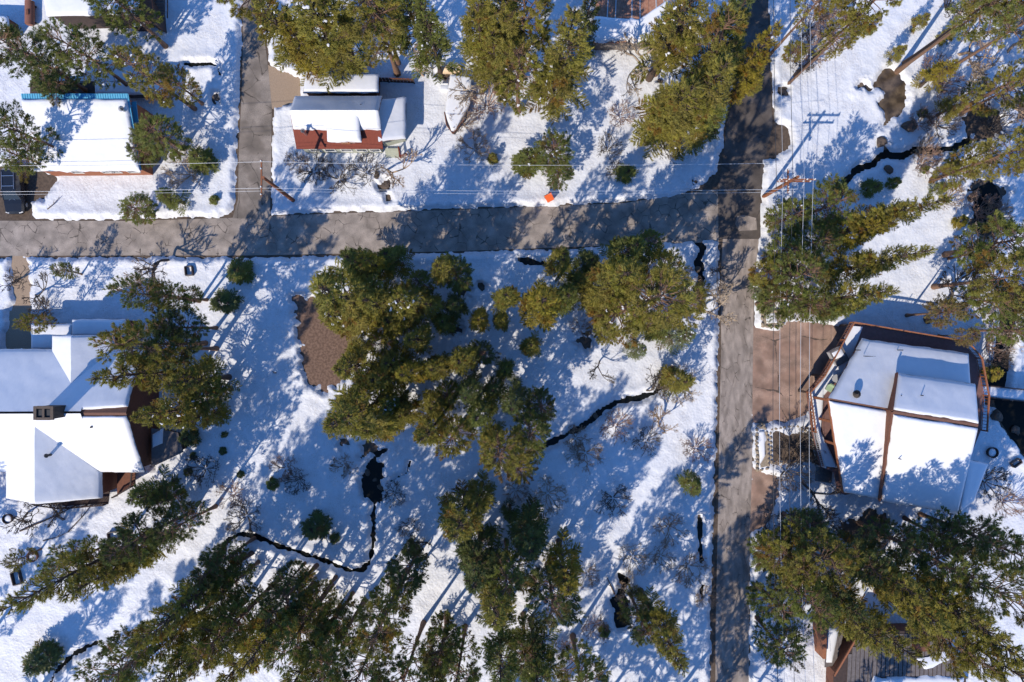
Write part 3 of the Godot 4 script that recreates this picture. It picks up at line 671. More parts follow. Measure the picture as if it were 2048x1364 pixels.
func make_materials():
	# snow: clean white with a little needle litter and wind crust
	var lit := noise_img(1024, 0.22, 91, FastNoiseLite.TYPE_SIMPLEX, 3)
	var zone := noise_img(1024, 0.008, 92)
	var tone := noise_img(1024, 0.02, 93)
	var out := PackedByteArray()
	out.resize(1024 * 1024 * 3)
	for i in 1024 * 1024:
		var c := Color(0.83, 0.84, 0.86) * (0.985 + (tone[i] / 255.0 - 0.5) * 0.05)
		var lim := 0.80 - clampf((zone[i] / 255.0 - 0.45) * 0.5, -0.05, 0.08)
		var q := lit[i] / 255.0
		if q > lim:
			c = c.lerp(Color(0.42, 0.36, 0.30), clampf((q - lim) * 9.0, 0, 0.75))
		out[i * 3] = int(c.r * 255); out[i * 3 + 1] = int(c.g * 255); out[i * 3 + 2] = int(c.b * 255)
	var snow_img := Image.create_from_data(1024, 1024, false, Image.FORMAT_RGB8, out)
	var bump := tone_texture(512, Color.BLACK, Color.WHITE, 0.03, 0.12, 31, 0.4)
	M.snow = textured(snow_img, 23.0, 0.6, 1.3, bump)
	M.roof_snow = textured(tone_texture(512, Color(0.825, 0.835, 0.855), Color(0.855, 0.86, 0.875), 0.02, 0.15, 33, 0.3), 7.0, 0.6, 0.5, bump)
	M.soil = textured(tone_texture(512, Color(0.25, 0.21, 0.18), Color(0.40, 0.34, 0.29), 0.03, 0.3, 41, 0.5), 6.0, 0.95, 6.0)
	M.road = textured(asphalt_image(1024, Color(0.555, 0.515, 0.48), Color(0.44, 0.40, 0.365), 0.02, 51, 0.033, 0.5), 19.0, 0.9)
	M.lane = textured(asphalt_image(1024, Color(0.56, 0.52, 0.49), Color(0.36, 0.325, 0.30), 0.016, 57, 0.026, 0.6), 14.0, 0.9)
	M.lane.uv1_scale = Vector3(1.0 / 9.0, 1.0 / 9.0, 1.0 / 22.0)
	M.dark_lane = textured(asphalt_image(512, Color(0.335, 0.305, 0.285), Color(0.27, 0.24, 0.22), 0.01, 61, 0.015, 0.8), 11.0, 0.85)
	M.left_lane = textured(asphalt_image(512, Color(0.50, 0.465, 0.435), Color(0.36, 0.325, 0.295), 0.012, 63, 0.015, 0.8), 13.0, 0.92)
	M.drive = textured(asphalt_image(512, Color(0.585, 0.49, 0.435), Color(0.47, 0.37, 0.32), 0.006, 67, 0.02, 0.9), 12.0, 0.9)
	M.gravel = textured(tone_texture(512, Color(0.52, 0.45, 0.38), Color(0.64, 0.56, 0.48), 0.05, 0.4, 71, 0.6), 5.0, 0.95)
	M.earth = textured(tone_texture(512, Color(0.29, 0.22, 0.18), Color(0.54, 0.44, 0.38), 0.03, 0.25, 73, 0.5), 5.0, 0.95, 5.0)
	M.water = plain(0.01, 0.0105, 0.009, 0.12)
	M.water.metallic_specular = 0.2
	M.pond = textured(tone_texture(256, Color(0.20, 0.17, 0.14), Color(0.42, 0.36, 0.29), 0.02, 0.2, 77, 0.2), 8.0, 0.2)
	M.brown_wood = textured(tone_texture(256, Color(0.36, 0.22, 0.16), Color(0.47, 0.29, 0.21), 0.03, 0.3, 81, 0.5), 3.0, 0.8)
	M.orange_wood = textured(tone_texture(256, Color(0.50, 0.31, 0.20), Color(0.62, 0.40, 0.28), 0.03, 0.3, 83, 0.5), 3.0, 0.75)
	M.dark_wood = textured(tone_texture(256, Color(0.19, 0.15, 0.14), Color(0.29, 0.23, 0.21), 0.03, 0.3, 85, 0.5), 3.0, 0.85)
	M.grey_wood = textured(tone_texture(256, Color(0.33, 0.31, 0.31), Color(0.46, 0.43, 0.42), 0.03, 0.3, 87, 0.5), 3.0, 0.85)
	M.deck = textured(tone_texture(256, Color(0.40, 0.29, 0.27), Color(0.48, 0.36, 0.34), 0.03, 0.3, 89, 0.5), 3.0, 0.7)
	M.shingle = textured(tone_texture(256, Color(0.33, 0.23, 0.19), Color(0.46, 0.33, 0.28), 0.05, 0.4, 95, 0.6), 3.0, 0.9)
	M.red_roof = textured(tone_texture(256, Color(0.38, 0.17, 0.12), Color(0.50, 0.24, 0.18), 0.05, 0.4, 97, 0.6), 3.0, 0.85)
	M.blue_roof = plain(0.05, 0.30, 0.48, 0.45, 0.0)
	M.rust = textured(tone_texture(256, Color(0.48, 0.30, 0.22), Color(0.66, 0.52, 0.44), 0.04, 0.3, 99, 0.5), 4.0, 0.7)
	M.siding = textured(tone_texture(256, Color(0.62, 0.64, 0.58), Color(0.70, 0.71, 0.65), 0.03, 0.3, 101, 0.5), 3.0, 0.8)
	M.tan_wall = textured(tone_texture(256, Color(0.52, 0.31, 0.20), Color(0.60, 0.37, 0.25), 0.03, 0.3, 103, 0.5), 4.0, 0.85)
	M.stone = textured(tone_texture(256, Color(0.42, 0.38, 0.33), Color(0.70, 0.64, 0.56), 0.08, 0.3, 105, 0.5), 2.5, 0.9, 8.0)
	M.chimney = textured(tone_texture(256, Color(0.20, 0.18, 0.17), Color(0.38, 0.34, 0.31), 0.08, 0.3, 107, 0.5), 2.5, 0.9, 8.0)
	M.metal = plain(0.55, 0.56, 0.58, 0.3, 0.9)
	M.galv = plain(0.42, 0.43, 0.45, 0.55, 0.3)
	M.black = plain(0.02, 0.02, 0.022, 0.6)
	M.glass = plain(0.03, 0.04, 0.05, 0.06)
	M.white = plain(0.75, 0.75, 0.73, 0.6)
	M.car = plain(0.012, 0.014, 0.02, 0.25)
	M.tyre = plain(0.02, 0.02, 0.02, 0.9)
	M.orange = plain(0.80, 0.13, 0.02, 0.55)
	M.tank = plain(0.66, 0.50, 0.33, 0.6)
	M.rusty_tank = textured(tone_texture(256, Color(0.42, 0.27, 0.22), Color(0.56, 0.38, 0.32), 0.06, 0.4, 109, 0.5), 2.0, 0.8)
	M.pole = textured(tone_texture(256, Color(0.45, 0.27, 0.17), Color(0.56, 0.36, 0.25), 0.04, 0.4, 111, 0.5), 2.0, 0.85)
	M.wire_light = plain(0.62, 0.64, 0.66, 0.45, 0.2)
	M.wire_dark = plain(0.04, 0.04, 0.045, 0.6)
	M.green_plastic = plain(0.28, 0.38, 0.25, 0.6)
	M.rock = textured(tone_texture(256, Color(0.24, 0.21, 0.19), Color(0.44, 0.38, 0.33), 0.06, 0.4, 113, 0.5), 1.5, 0.9, 6.0)
	M.bark = textured(tone_texture(256, Color(0.36, 0.27, 0.21), Color(0.56, 0.44, 0.36), 0.06, 0.4, 115, 0.5), 2.0, 0.9)
	M.dark_bark = textured(tone_texture(256, Color(0.24, 0.19, 0.16), Color(0.36, 0.29, 0.25), 0.06, 0.4, 117, 0.5), 2.0, 0.9)
	M.twig = plain(0.34, 0.245, 0.17, 0.9)
	M.red_twig = plain(0.33, 0.215, 0.165, 0.9)
	M.pale_twig = plain(0.42, 0.335, 0.25, 0.9)
	M.dark_twig = plain(0.10, 0.08, 0.065, 0.9)
	M.leaf_o = leaf_material(0.335, 0.298, 0.07)
	M.leaf_y = leaf_material(0.400, 0.325, 0.055)
	M.leaf_g = leaf_material(0.225, 0.250, 0.070)
	M.leaf_d = leaf_material(0.165, 0.195, 0.072)
	M.leaf_b = leaf_material(0.250, 0.290, 0.170)
	M.leaf_n = leaf_material(0.320, 0.250, 0.110)

# ---------------------------------------------------------------- snow laid on a sloping four-cornered patch; free edges are rounded and a little ragged
func snow_patch(b: MB, p00: Vector3, p10: Vector3, p11: Vector3, p01: Vector3, th: float, free := [true, true, true, true], wob := 0.06, step := 0.3):
	# edges: 0 = p00-p10, 1 = p10-p11, 2 = p11-p01, 3 = p01-p00
	var lx := maxf((p10 - p00).length(), (p11 - p01).length())
	var lz := maxf((p01 - p00).length(), (p11 - p10).length())
	var nx := clampi(int(lx / step), 4, 90)
	var nz := clampi(int(lz / step), 4, 90)
	var P := []
	for j in nz + 1:
		for i in nx + 1:
			# denser near the edges
			var s := float(i) / nx
			var t := float(j) / nz
			var e := 0.35 / maxf(lx, 1.0)
			if i == 1: s = e * 0.25
			if i == 2: s = e
			if i == nx - 1: s = 1.0 - e * 0.25
			if i == nx - 2: s = 1.0 - e
			var e2 := 0.35 / maxf(lz, 1.0)
			if j == 1: t = e2 * 0.25
			if j == 2: t = e2
			if j == nz - 1: t = 1.0 - e2 * 0.25
			if j == nz - 2: t = 1.0 - e2
			var p := p00.lerp(p10, s).lerp(p01.lerp(p11, s), t)
			var h := 1.0
			for k in 4:
				if free[k]:
					var dd: float = [t * lz, (1.0 - s) * lx, (1.0 - t) * lz, s * lx][k]
					var q := clampf(dd / 0.35, 0, 1)
					h = minf(h, sqrt(1.0 - (1.0 - q) * (1.0 - q)))
			var nz1 := lumps.get_noise_2d(p.x * 30.0, p.z * 30.0)
			var nz2 := fine.get_noise_2d(p.x * 110.0, p.z * 110.0)
			var y := th * h * (1.0 + nz1 * 0.18) + h * nz2 * 0.018 + 0.004
			if (i == 0 and free[3]) or (i == nx and free[1]) or (j == 0 and free[0]) or (j == nz and free[2]):
				p += Vector3(fine.get_noise_2d(p.x * 60, p.z * 60), 0, fine.get_noise_2d(p.z * 60, p.x * 60 + 90)) * wob
				y = -0.02
			P.append(p + Vector3(0, y, 0))
	var N := []
	for j in nz + 1:
		for i in nx + 1:
			var a: Vector3 = P[j * (nx + 1) + mini(i + 1, nx)] - P[j * (nx + 1) + maxi(i - 1, 0)]
			var d: Vector3 = P[mini(j + 1, nz) * (nx + 1) + i] - P[maxi(j - 1, 0) * (nx + 1) + i]
			var nn := d.cross(a).normalized()
			if nn.y < 0: nn = -nn
			N.append(nn)
	for j in nz:
		for i in nx:
			var a := j * (nx + 1) + i
			var d := a + nx + 1
			b.trin(P[a], P[a + 1], P[d + 1], N[a], N[a + 1], N[d + 1])
			b.trin(P[a], P[d + 1], P[d], N[a], N[d + 1], N[d])

func lerp4(p00: Vector3, p10: Vector3, p11: Vector3, p01: Vector3, s: float, t: float) -> Vector3:
	return p00.lerp(p10, s).lerp(p01.lerp(p11, s), t)

func window(parent: Node3D, p: Vector3, right: Vector3, w: float, h: float, out: Vector3):
	var f := mb(parent)
	var up := Vector3.UP
	for e in [-1, 1]:
		f.obox(p + right * (w * 0.5 * e) + out * 0.03, right * 0.04, up * (h * 0.5 + 0.04), out * 0.03)
		f.obox(p + up * (h * 0.5 * e) + out * 0.03, right * (w * 0.5 - 0.04), up * 0.04, out * 0.03)
	var o := build(f, "window", M.white, parent)
	var g := mb(parent)
	g.obox(p + out * 0.012, right * (w * 0.5 - 0.03), up * (h * 0.5 - 0.03), out * 0.008)
	build(g, "pane", M.glass, o)

func railing(parent: Node3D, pts: Array, h: float, material: Material, gap := 0.3):
	var rail := mb(parent)
	var bal := mb(parent)
	for i in pts.size() - 1:
		var a: Vector3 = pts[i]
		var b: Vector3 = pts[i + 1]
		rail.beam(a + Vector3(0, h, 0), b + Vector3(0, h, 0), 0.12, 0.06)
		rail.beam(a + Vector3(0, h - 0.14, 0), b + Vector3(0, h - 0.14, 0), 0.05, 0.08)
		rail.beam(a + Vector3(0, 0.12, 0), b + Vector3(0, 0.12, 0), 0.05, 0.08)
		var L := (b - a).length()
		var n := maxi(1, int(L / 1.7))
		for k in n + 1:
			var p := a.lerp(b, float(k) / n)
			if k == 0 and i > 0: continue
			var post := mb(parent)
			post.box(p + Vector3(0, h * 0.5 + 0.02, 0), Vector3(0.11, h + 0.1, 0.11))
			build(post, "railing_post", material, parent)
		var nb := int(L / gap)
		for k in range(1, nb):
			var p := a.lerp(b, float(k) / nb)
			bal.box(p + Vector3(0, h * 0.5, 0), Vector3(0.04, h - 0.2, 0.04))
	var r := build(rail, "railing", material, parent)
	if bal.v.size() > 0:
		bal.off = parent.position
		build(bal, "balusters", material, r, "stuff")

# ---------------------------------------------------------------- ground, roads, streams
# bare places: [points in plan units, ragged edge in metres]; what the snow leaves open
const MAIN_ROAD := [[-120, 437], [250, 438], [452, 432], [462, 424], [470, 400], [473, 300], [480, 150], [483, 0], [484, -120], [524, -120], [527, 40], [540, 130], [600, 158], [606, 200], [575, 212], [548, 216], [546, 300], [545, 428], [640, 424], [800, 421], [930, 415], [1100, 411], [1250, 402], [1340, 393], [1395, 375], [1430, 345], [1445, 290], [1447, 250], [1462, 190], [1472, 60], [1478, -120], [1536, -120], [1542, 120], [1549, 245], [1578, 256], [1584, 290], [1560, 312], [1528, 322], [1522, 400], [1520, 470], [1510, 560], [1509, 640], [1506, 760], [1506, 930], [1503, 1060], [1500, 1180], [1498, 1500], [1419, 1500], [1420, 1250], [1425, 1020], [1431, 860], [1436, 700], [1437, 560], [1436, 480], [1395, 483], [1250, 492], [1100, 500], [900, 506], [700, 512], [500, 516], [200, 515], [-120, 518]]
const DRIVE_UP := [[1505, 655], [1556, 662], [1574, 642], [1640, 645], [1700, 655], [1680, 720], [1640, 790], [1612, 830], [1570, 845], [1545, 840], [1528, 850], [1505, 845]]
const DRIVE_DOWN := [[1502, 935], [1530, 945], [1552, 950], [1558, 990], [1545, 1025], [1530, 1055], [1500, 1065]]
const DRIVE_LEFT := [[22, 512], [58, 514], [62, 600], [66, 700], [12, 700], [16, 640], [30, 600]]
const EARTH := [[585, 590], [640, 600], [720, 590], [740, 640], [705, 690], [694, 760], [655, 780], [618, 772], [606, 720], [598, 660]]
const CAR_SPOT := [[-60, 328], [55, 330], [120, 352], [104, 378], [90, 398], [64, 402], [60, 412], [76, 445], [-60, 445]]
const POND := [[1722, 168], [1742, 176], [1752, 160], [1766, 139], [1780, 136], [1796, 146], [1806, 160], [1813, 172], [1810, 215], [1803, 228], [1782, 236], [1772, 252], [1762, 258], [1770, 236], [1765, 224], [1756, 206], [1768, 196], [1770, 184], [1756, 178], [1738, 184], [1726, 178]]
const POOL := [[735, 935], [750, 915], [764, 930], [772, 956], [762, 962], [768, 985], [760, 1005], [744, 1004], [728, 992], [722, 950]]
const POOL_LOW := [[1238, 1148], [1262, 1160], [1252, 1185], [1262, 1210], [1255, 1232], [1262, 1252], [1235, 1254], [1226, 1225], [1222, 1200], [1236, 1180]]
const RIVER_EAST := [[1985, 800], [2060, 796], [2160, 800], [2160, 960], [2060, 930], [2022, 880], [1998, 842]]
const RIVER_NORTH := [[1938, 370], [1985, 350], [2010, 380], [2004, 430], [1990, 470], [1960, 490], [1940, 450], [1946, 410]]
const RIVER_TOP := [[1925, 225], [1960, 205], [1995, 220], [2010, 260], [1975, 285], [1935, 275]]
const YARD_TOP := [[2030, 190], [2090, 190], [2090, 250], [2035, 240]]
# streams: [points, half width in metres]
const STREAMS := [
	[[[395, 1195], [412, 1170], [432, 1140], [440, 1112], [455, 1080], [480, 1069], [510, 1072], [560, 1092], [610, 1108], [660, 1125], [700, 1141], [724, 1141], [741, 1122], [748, 1080], [747, 1030], [750, 995]], 0.23],
	[[[735, 935], [752, 912], [772, 900]], 0.3],
	[[[782, 962], [800, 953], [814, 945], [822, 922]], 0.16],
	[[[1060, 905], [1100, 884], [1130, 870], [1170, 850], [1195, 828], [1230, 804], [1280, 795], [1310, 785], [1330, 760], [1345, 735]], 0.3],
	[[[1678, 392], [1690, 366], [1710, 341], [1745, 328], [1758, 312], [1775, 308], [1800, 314], [1830, 299], [1870, 302], [1905, 296], [1940, 280]], 0.36],
	[[[1398, 1035], [1401, 1080], [1402, 1122]], 0.22],
	[[[1404, 1170], [1403, 1200]], 0.14],
	[[[195, 1285], [150, 1305], [110, 1345], [95, 1380]], 0.22],
	[[[370, 127], [395, 130], [420, 127], [436, 134], [440, 150]], 0.14],
	[[[1390, 478], [1405, 495], [1396, 520], [1402, 560], [1392, 600]], 0.36],
	[[[2020, 590], [2010, 680], [1995, 760], [1985, 800]], 0.8],
	[[[1040, 520], [1085, 527], [1110, 540]], 0.3],
]
const HOLES := [[925, 582, 0.6], [937, 578, 0.4], [910, 660, 0.55], [962, 570, 0.35], [1400, 525, 0.5], [1090, 615, 0.4], [432, 195, 0.3], [1565, 185, 0.3], [1722, 172, 0.3], [770, 372, 0.5], [775, 395, 0.3], [1772, 300, 0.3], [300, 920, 0.4], [1170, 680, 0.8], [1385, 365, 0.3], [1745, 1050, 1.6], [1700, 1060, 1.2], [1610, 1045, 1.4], [890, 150, 0.5], [735, 900, 0.8], [690, 880, 0.5], [1560, 180, 0.3]]

func plan(points: Array) -> PackedVector2Array:
	var r := PackedVector2Array()
	for p in points:
		r.append(Vector2((p[0] - 1024.0) * S, (p[1] - 682.0) * S))
	return r

func seg_dist(p: Vector2, a: Vector2, b: Vector2) -> float:
	var d := b - a
	var t := clampf((p - a).dot(d) / maxf(d.length_squared(), 1e-9), 0, 1)
	return p.distance_to(a + d * t)

const X0 := -56.0
const Z0 := -39.0
const CELL := 0.2
const NX := 560
const NZ := 390
var bare := PackedFloat32Array()
var ragged := PackedFloat32Array()
var snow_y := PackedFloat32Array()

func carve_poly(points: Array, rag: float, grow := 0.0):
	var poly := plan(points)
	var lo := poly[0]
	var hi := poly[0]
	for p in poly:
		lo = lo.min(p); hi = hi.max(p)
	var R := 1.6
	for j in range(maxi(0, int((lo.y - R - Z0) / CELL)), mini(NZ, int((hi.y + R - Z0) / CELL)) + 1):
		var z := Z0 + j * CELL
		for i in range(maxi(0, int((lo.x - R - X0) / CELL)), mini(NX, int((hi.x + R - X0) / CELL)) + 1):
			var p := Vector2(X0 + i * CELL, z)
			var d := 99.0
			var inside := false
			var q := poly[poly.size() - 1]
			for e in poly:
				# quick reject by box
				if minf(q.x, e.x) - R < p.x and maxf(q.x, e.x) + R > p.x and minf(q.y, e.y) - R < z and maxf(q.y, e.y) + R > z:
					d = minf(d, seg_dist(p, q, e))
				if (q.y > z) != (e.y > z) and p.x < (e.x - q.x) * (z - q.y) / (e.y - q.y) + q.x:
					inside = not inside
				q = e
			if inside: d = -d
			d -= grow
			var k := j * (NX + 1) + i
			if d < bare[k]:
				bare[k] = d
				ragged[k] = rag

func carve_line(points: Array, half: float, rag: float):
	var line := plan(points)
	var R := 1.6 + half
	for s in line.size() - 1:
		var a := line[s]
		var b := line[s + 1]
		var lo := a.min(b) - Vector2(R, R)
		var hi := a.max(b) + Vector2(R, R)
		for j in range(maxi(0, int((lo.y - Z0) / CELL)), mini(NZ, int((hi.y - Z0) / CELL)) + 1):
			for i in range(maxi(0, int((lo.x - X0) / CELL)), mini(NX, int((hi.x - X0) / CELL)) + 1):
				var d := seg_dist(Vector2(X0 + i * CELL, Z0 + j * CELL), a, b) - half
				var k := j * (NX + 1) + i
				if d < bare[k]:
					bare[k] = d
					ragged[k] = rag

func ground_y(x: float, z: float) -> float:
	var i := clampi(int((x - X0) / CELL), 0, NX)
	var j := clampi(int((z - Z0) / CELL), 0, NZ)
	return maxf(0.0, snow_y[j * (NX + 1) + i])

func snow_height(x: float, z: float, d: float, rag: float) -> float:
	var n1 := lumps.get_noise_2d(x * 12.0, z * 12.0)
	var n2 := fine.get_noise_2d(x * 60.0, z * 60.0)
	var n3 := fine.get_noise_2d(x * 160.0 + 500.0, z * 160.0)
	var f := d + rag * (n2 * 1.1 + n3 * 0.6)
	var full := 0.36 + n1 * 0.13 + n2 * 0.04 + n3 * 0.014
	var t := clampf(f / 0.42, -1.0, 1.0)
	if t <= 0.0: return t * 0.18
	return full * (1.0 - (1.0 - t) * (1.0 - t)) + 0.12 * exp(-pow((f - 0.55) / 0.4, 2.0))

func make_snow():
	bare.resize((NX + 1) * (NZ + 1)); bare.fill(9.0)
	ragged.resize(bare.size()); ragged.fill(0.2)
	snow_y.resize(bare.size())
	carve_poly(MAIN_ROAD, 0.22)
	carve_poly(DRIVE_UP, 0.12); carve_poly(DRIVE_DOWN, 0.35); carve_poly(DRIVE_LEFT, 0.3)
	carve_poly(EARTH, 0.5); carve_poly(CAR_SPOT, 0.35)
	carve_poly(POND, 0.22); carve_poly(POOL, 0.5); carve_poly(POOL_LOW, 0.5)
	carve_poly(RIVER_EAST, 0.35); carve_poly(RIVER_NORTH, 0.6); carve_poly(RIVER_TOP, 0.6); carve_poly(YARD_TOP, 0.5)
	for s in STREAMS: carve_line(s[0], s[1], 0.22)
	for h in HOLES: carve_line([[h[0], h[1]], [h[0] + 1, h[1] + 1]], h[2], 0.6)
	for w in WELLS: carve_line([[w[0], w[1]], [w[0] + 1, w[1] + 1]], w[2], 0.35)
	var P := PackedVector3Array()
	P.resize(bare.size())
	for j in NZ + 1:
		for i in NX + 1:
			var k := j * (NX + 1) + i
			var x := X0 + i * CELL
			var z := Z0 + j * CELL
			var y := snow_height(x, z, bare[k], ragged[k])
			snow_y[k] = y
			P[k] = Vector3(x, y, z)
	var N := PackedVector3Array()
	N.resize(P.size())
	for j in NZ + 1:
		for i in NX + 1:
			var k := j * (NX + 1) + i
			var gx := snow_y[j * (NX + 1) + mini(i + 1, NX)] - snow_y[j * (NX + 1) + maxi(i - 1, 0)]
			var gz := snow_y[mini(j + 1, NZ) * (NX + 1) + i] - snow_y[maxi(j - 1, 0) * (NX + 1) + i]
			N[k] = Vector3(-gx, CELL * 2.0, -gz).normalized()
	var I := PackedInt32Array()
	for j in NZ:
		for i in NX:
			var a := j * (NX + 1) + i
			var d := a + NX + 1
			if maxf(maxf(snow_y[a], snow_y[a + 1]), maxf(snow_y[d], snow_y[d + 1])) < -0.03: continue
			I.append_array(PackedInt32Array([a, a + 1, d + 1, a, d + 1, d]))
	var arr := []
	arr.resize(Mesh.ARRAY_MAX)
	arr[Mesh.ARRAY_VERTEX] = P
	arr[Mesh.ARRAY_NORMAL] = N
	arr[Mesh.ARRAY_INDEX] = I
	var me := ArrayMesh.new()
	me.add_surface_from_arrays(Mesh.PRIMITIVE_TRIANGLES, arr)
	var o := MeshInstance3D.new()
	o.mesh = me
	o.material_override = M.snow
	o.name = "snow_ground"
	add_child(o)
	o.set_meta("kind", "structure")
	# the snow goes on to the horizon
	var far := mb()
	var B := 900.0
	var x1 := X0 + NX * CELL
	var z1 := Z0 + NZ * CELL
	var y := 0.3
	for r in [[-B, -B, B, Z0], [-B, z1, B, B], [-B, Z0, X0, z1], [x1, Z0, B, z1]]:
		far.quad(Vector3(r[0], y, r[1]), Vector3(r[2], y, r[1]), Vector3(r[2], y, r[3]), Vector3(r[0], y, r[3]))
	build(far, "snow_field", M.snow, null, "structure")

func flat(points: Array, y: float, called: String, material: Material, grow := 0.0):
	var poly := plan(points)
	if grow != 0.0:
		var bigger := Geometry2D.offset_polygon(poly, grow)
		poly = bigger[0]
	var b := mb()
	var idx := Geometry2D.triangulate_polygon(poly)
	for i in range(0, idx.size(), 3):
		var a := Vector3(poly[idx[i]].x, y, poly[idx[i]].y)
		var c := Vector3(poly[idx[i + 1]].x, y, poly[idx[i + 1]].y)
		var d := Vector3(poly[idx[i + 2]].x, y, poly[idx[i + 2]].y)
		if (d - a).cross(c - a).y < 0: b.tri(a, d, c)
		else: b.tri(a, c, d)
	return build(b, called, material, null, "structure")

func ribbon(points: Array, half: float, y: float, called: String, material: Material):
	var line := plan(points)
	var b := mb()
	var L := []
	var R := []
	for i in line.size():
		var d := (line[mini(i + 1, line.size() - 1)] - line[maxi(i - 1, 0)]).normalized()
		var s := Vector2(-d.y, d.x) * half
		L.append(Vector3(line[i].x + s.x, y, line[i].y + s.y)); R.append(Vector3(line[i].x - s.x, y, line[i].y - s.y))
	for i in line.size() - 1:
		b.quad(L[i], L[i + 1], R[i + 1], R[i])
	return build(b, called, material, null, "structure")

func make_ground():
	var g := mb()
	g.quad(Vector3(-900, 0, -900), Vector3(900, 0, -900), Vector3(900, 0, 900), Vector3(-900, 0, 900))
	build(g, "ground", M.soil, null, "structure")
	make_snow()
	flat([[-200, 441], [250, 442], [455, 436], [547, 432], [640, 428], [930, 419], [1250, 406], [1390, 384], [1436, 380], [1437, 484], [1250, 490], [900, 503], [500, 511], [200, 511], [-200, 513]], 0.03, "road", M.road)
	flat([[1446, 470], [1519, 470], [1508, 560], [1505, 760], [1504, 930], [1500, 1060], [1496, 1500], [1430, 1500], [1431, 1250], [1436, 1020], [1438, 860], [1442, 700], [1441, 560]], 0.034, "road", M.lane)
	flat([[1484, -160], [1532, -160], [1538, 120], [1545, 250], [1530, 318], [1520, 400], [1521, 478], [1437, 478], [1437, 370], [1448, 300], [1452, 250], [1468, 190], [1476, 60]], 0.038, "road", M.dark_lane)
	flat([[488, -160], [521, -160], [524, 40], [536, 130], [544, 216], [543, 300], [540, 437], [465, 437], [476, 400], [478, 300], [485, 150]], 0.034, "road", M.left_lane)
	flat([[1474, 432], [1488, 430], [1512, 436], [1514, 460], [1478, 462], [1470, 448]], 0.0425, "road_patch", M.lane)
	flat([[536, 130], [604, 156], [610, 204], [575, 216], [543, 218]], 0.026, "driveway", M.gravel)
	flat(DRIVE_UP, 0.028, "driveway", M.drive, 0.2)
	flat(DRIVE_DOWN, 0.028, "driveway", M.drive, 0.1)
	flat(DRIVE_LEFT, 0.028, "driveway", M.gravel, 0.1)
	flat(EARTH, 0.02, "bare_earth", M.earth, 0.4)
	flat(POND, 0.02, "pond", M.pond, 0.2)
	flat(POOL, 0.02, "pool", M.water, 0.15)
	flat(POOL_LOW, 0.02, "pool", M.water, 0.1)
	flat(RIVER_EAST, 0.02, "stream", M.water, -0.1)
	flat([[1945, 380], [1985, 360], [2000, 390], [1990, 440], [1965, 470], [1950, 450]], 0.02, "stream", M.water)
	for s in STREAMS:
		ribbon(s[0], s[1] + 0.12, 0.024, "stream", M.water)

# ---------------------------------------------------------------- trees
var kits := {}

func tuft(b: MB, p: Vector3, ax: Vector3, l: float, w: float, n: int, spread: float, face: Vector3):
	for k in n:
		var d := (ax + Vector3(rng.randf_range(-1, 1), rng.randf_range(-0.7, 1), rng.randf_range(-1, 1)) * spread).normalized()
		var s := d.cross(face + Vector3(rng.randf_range(-1, 1), rng.randf_range(-1, 1), rng.randf_range(-1, 1)) * 0.75).normalized() * w
		var nn := d.cross(s).normalized()
		if nn.y < 0:
			nn = -nn
			s = -s
		var tip := p + d * (l * rng.randf_range(0.7, 1.15))
		var base := p + d * (-0.15 * l)
		b.v.append(base - s); b.v.append(base + s); b.v.append(tip)
		b.n.append(nn); b.n.append(nn); b.n.append(nn)
		b.c.append(b.col); b.c.append(b.col); b.c.append(b.col)

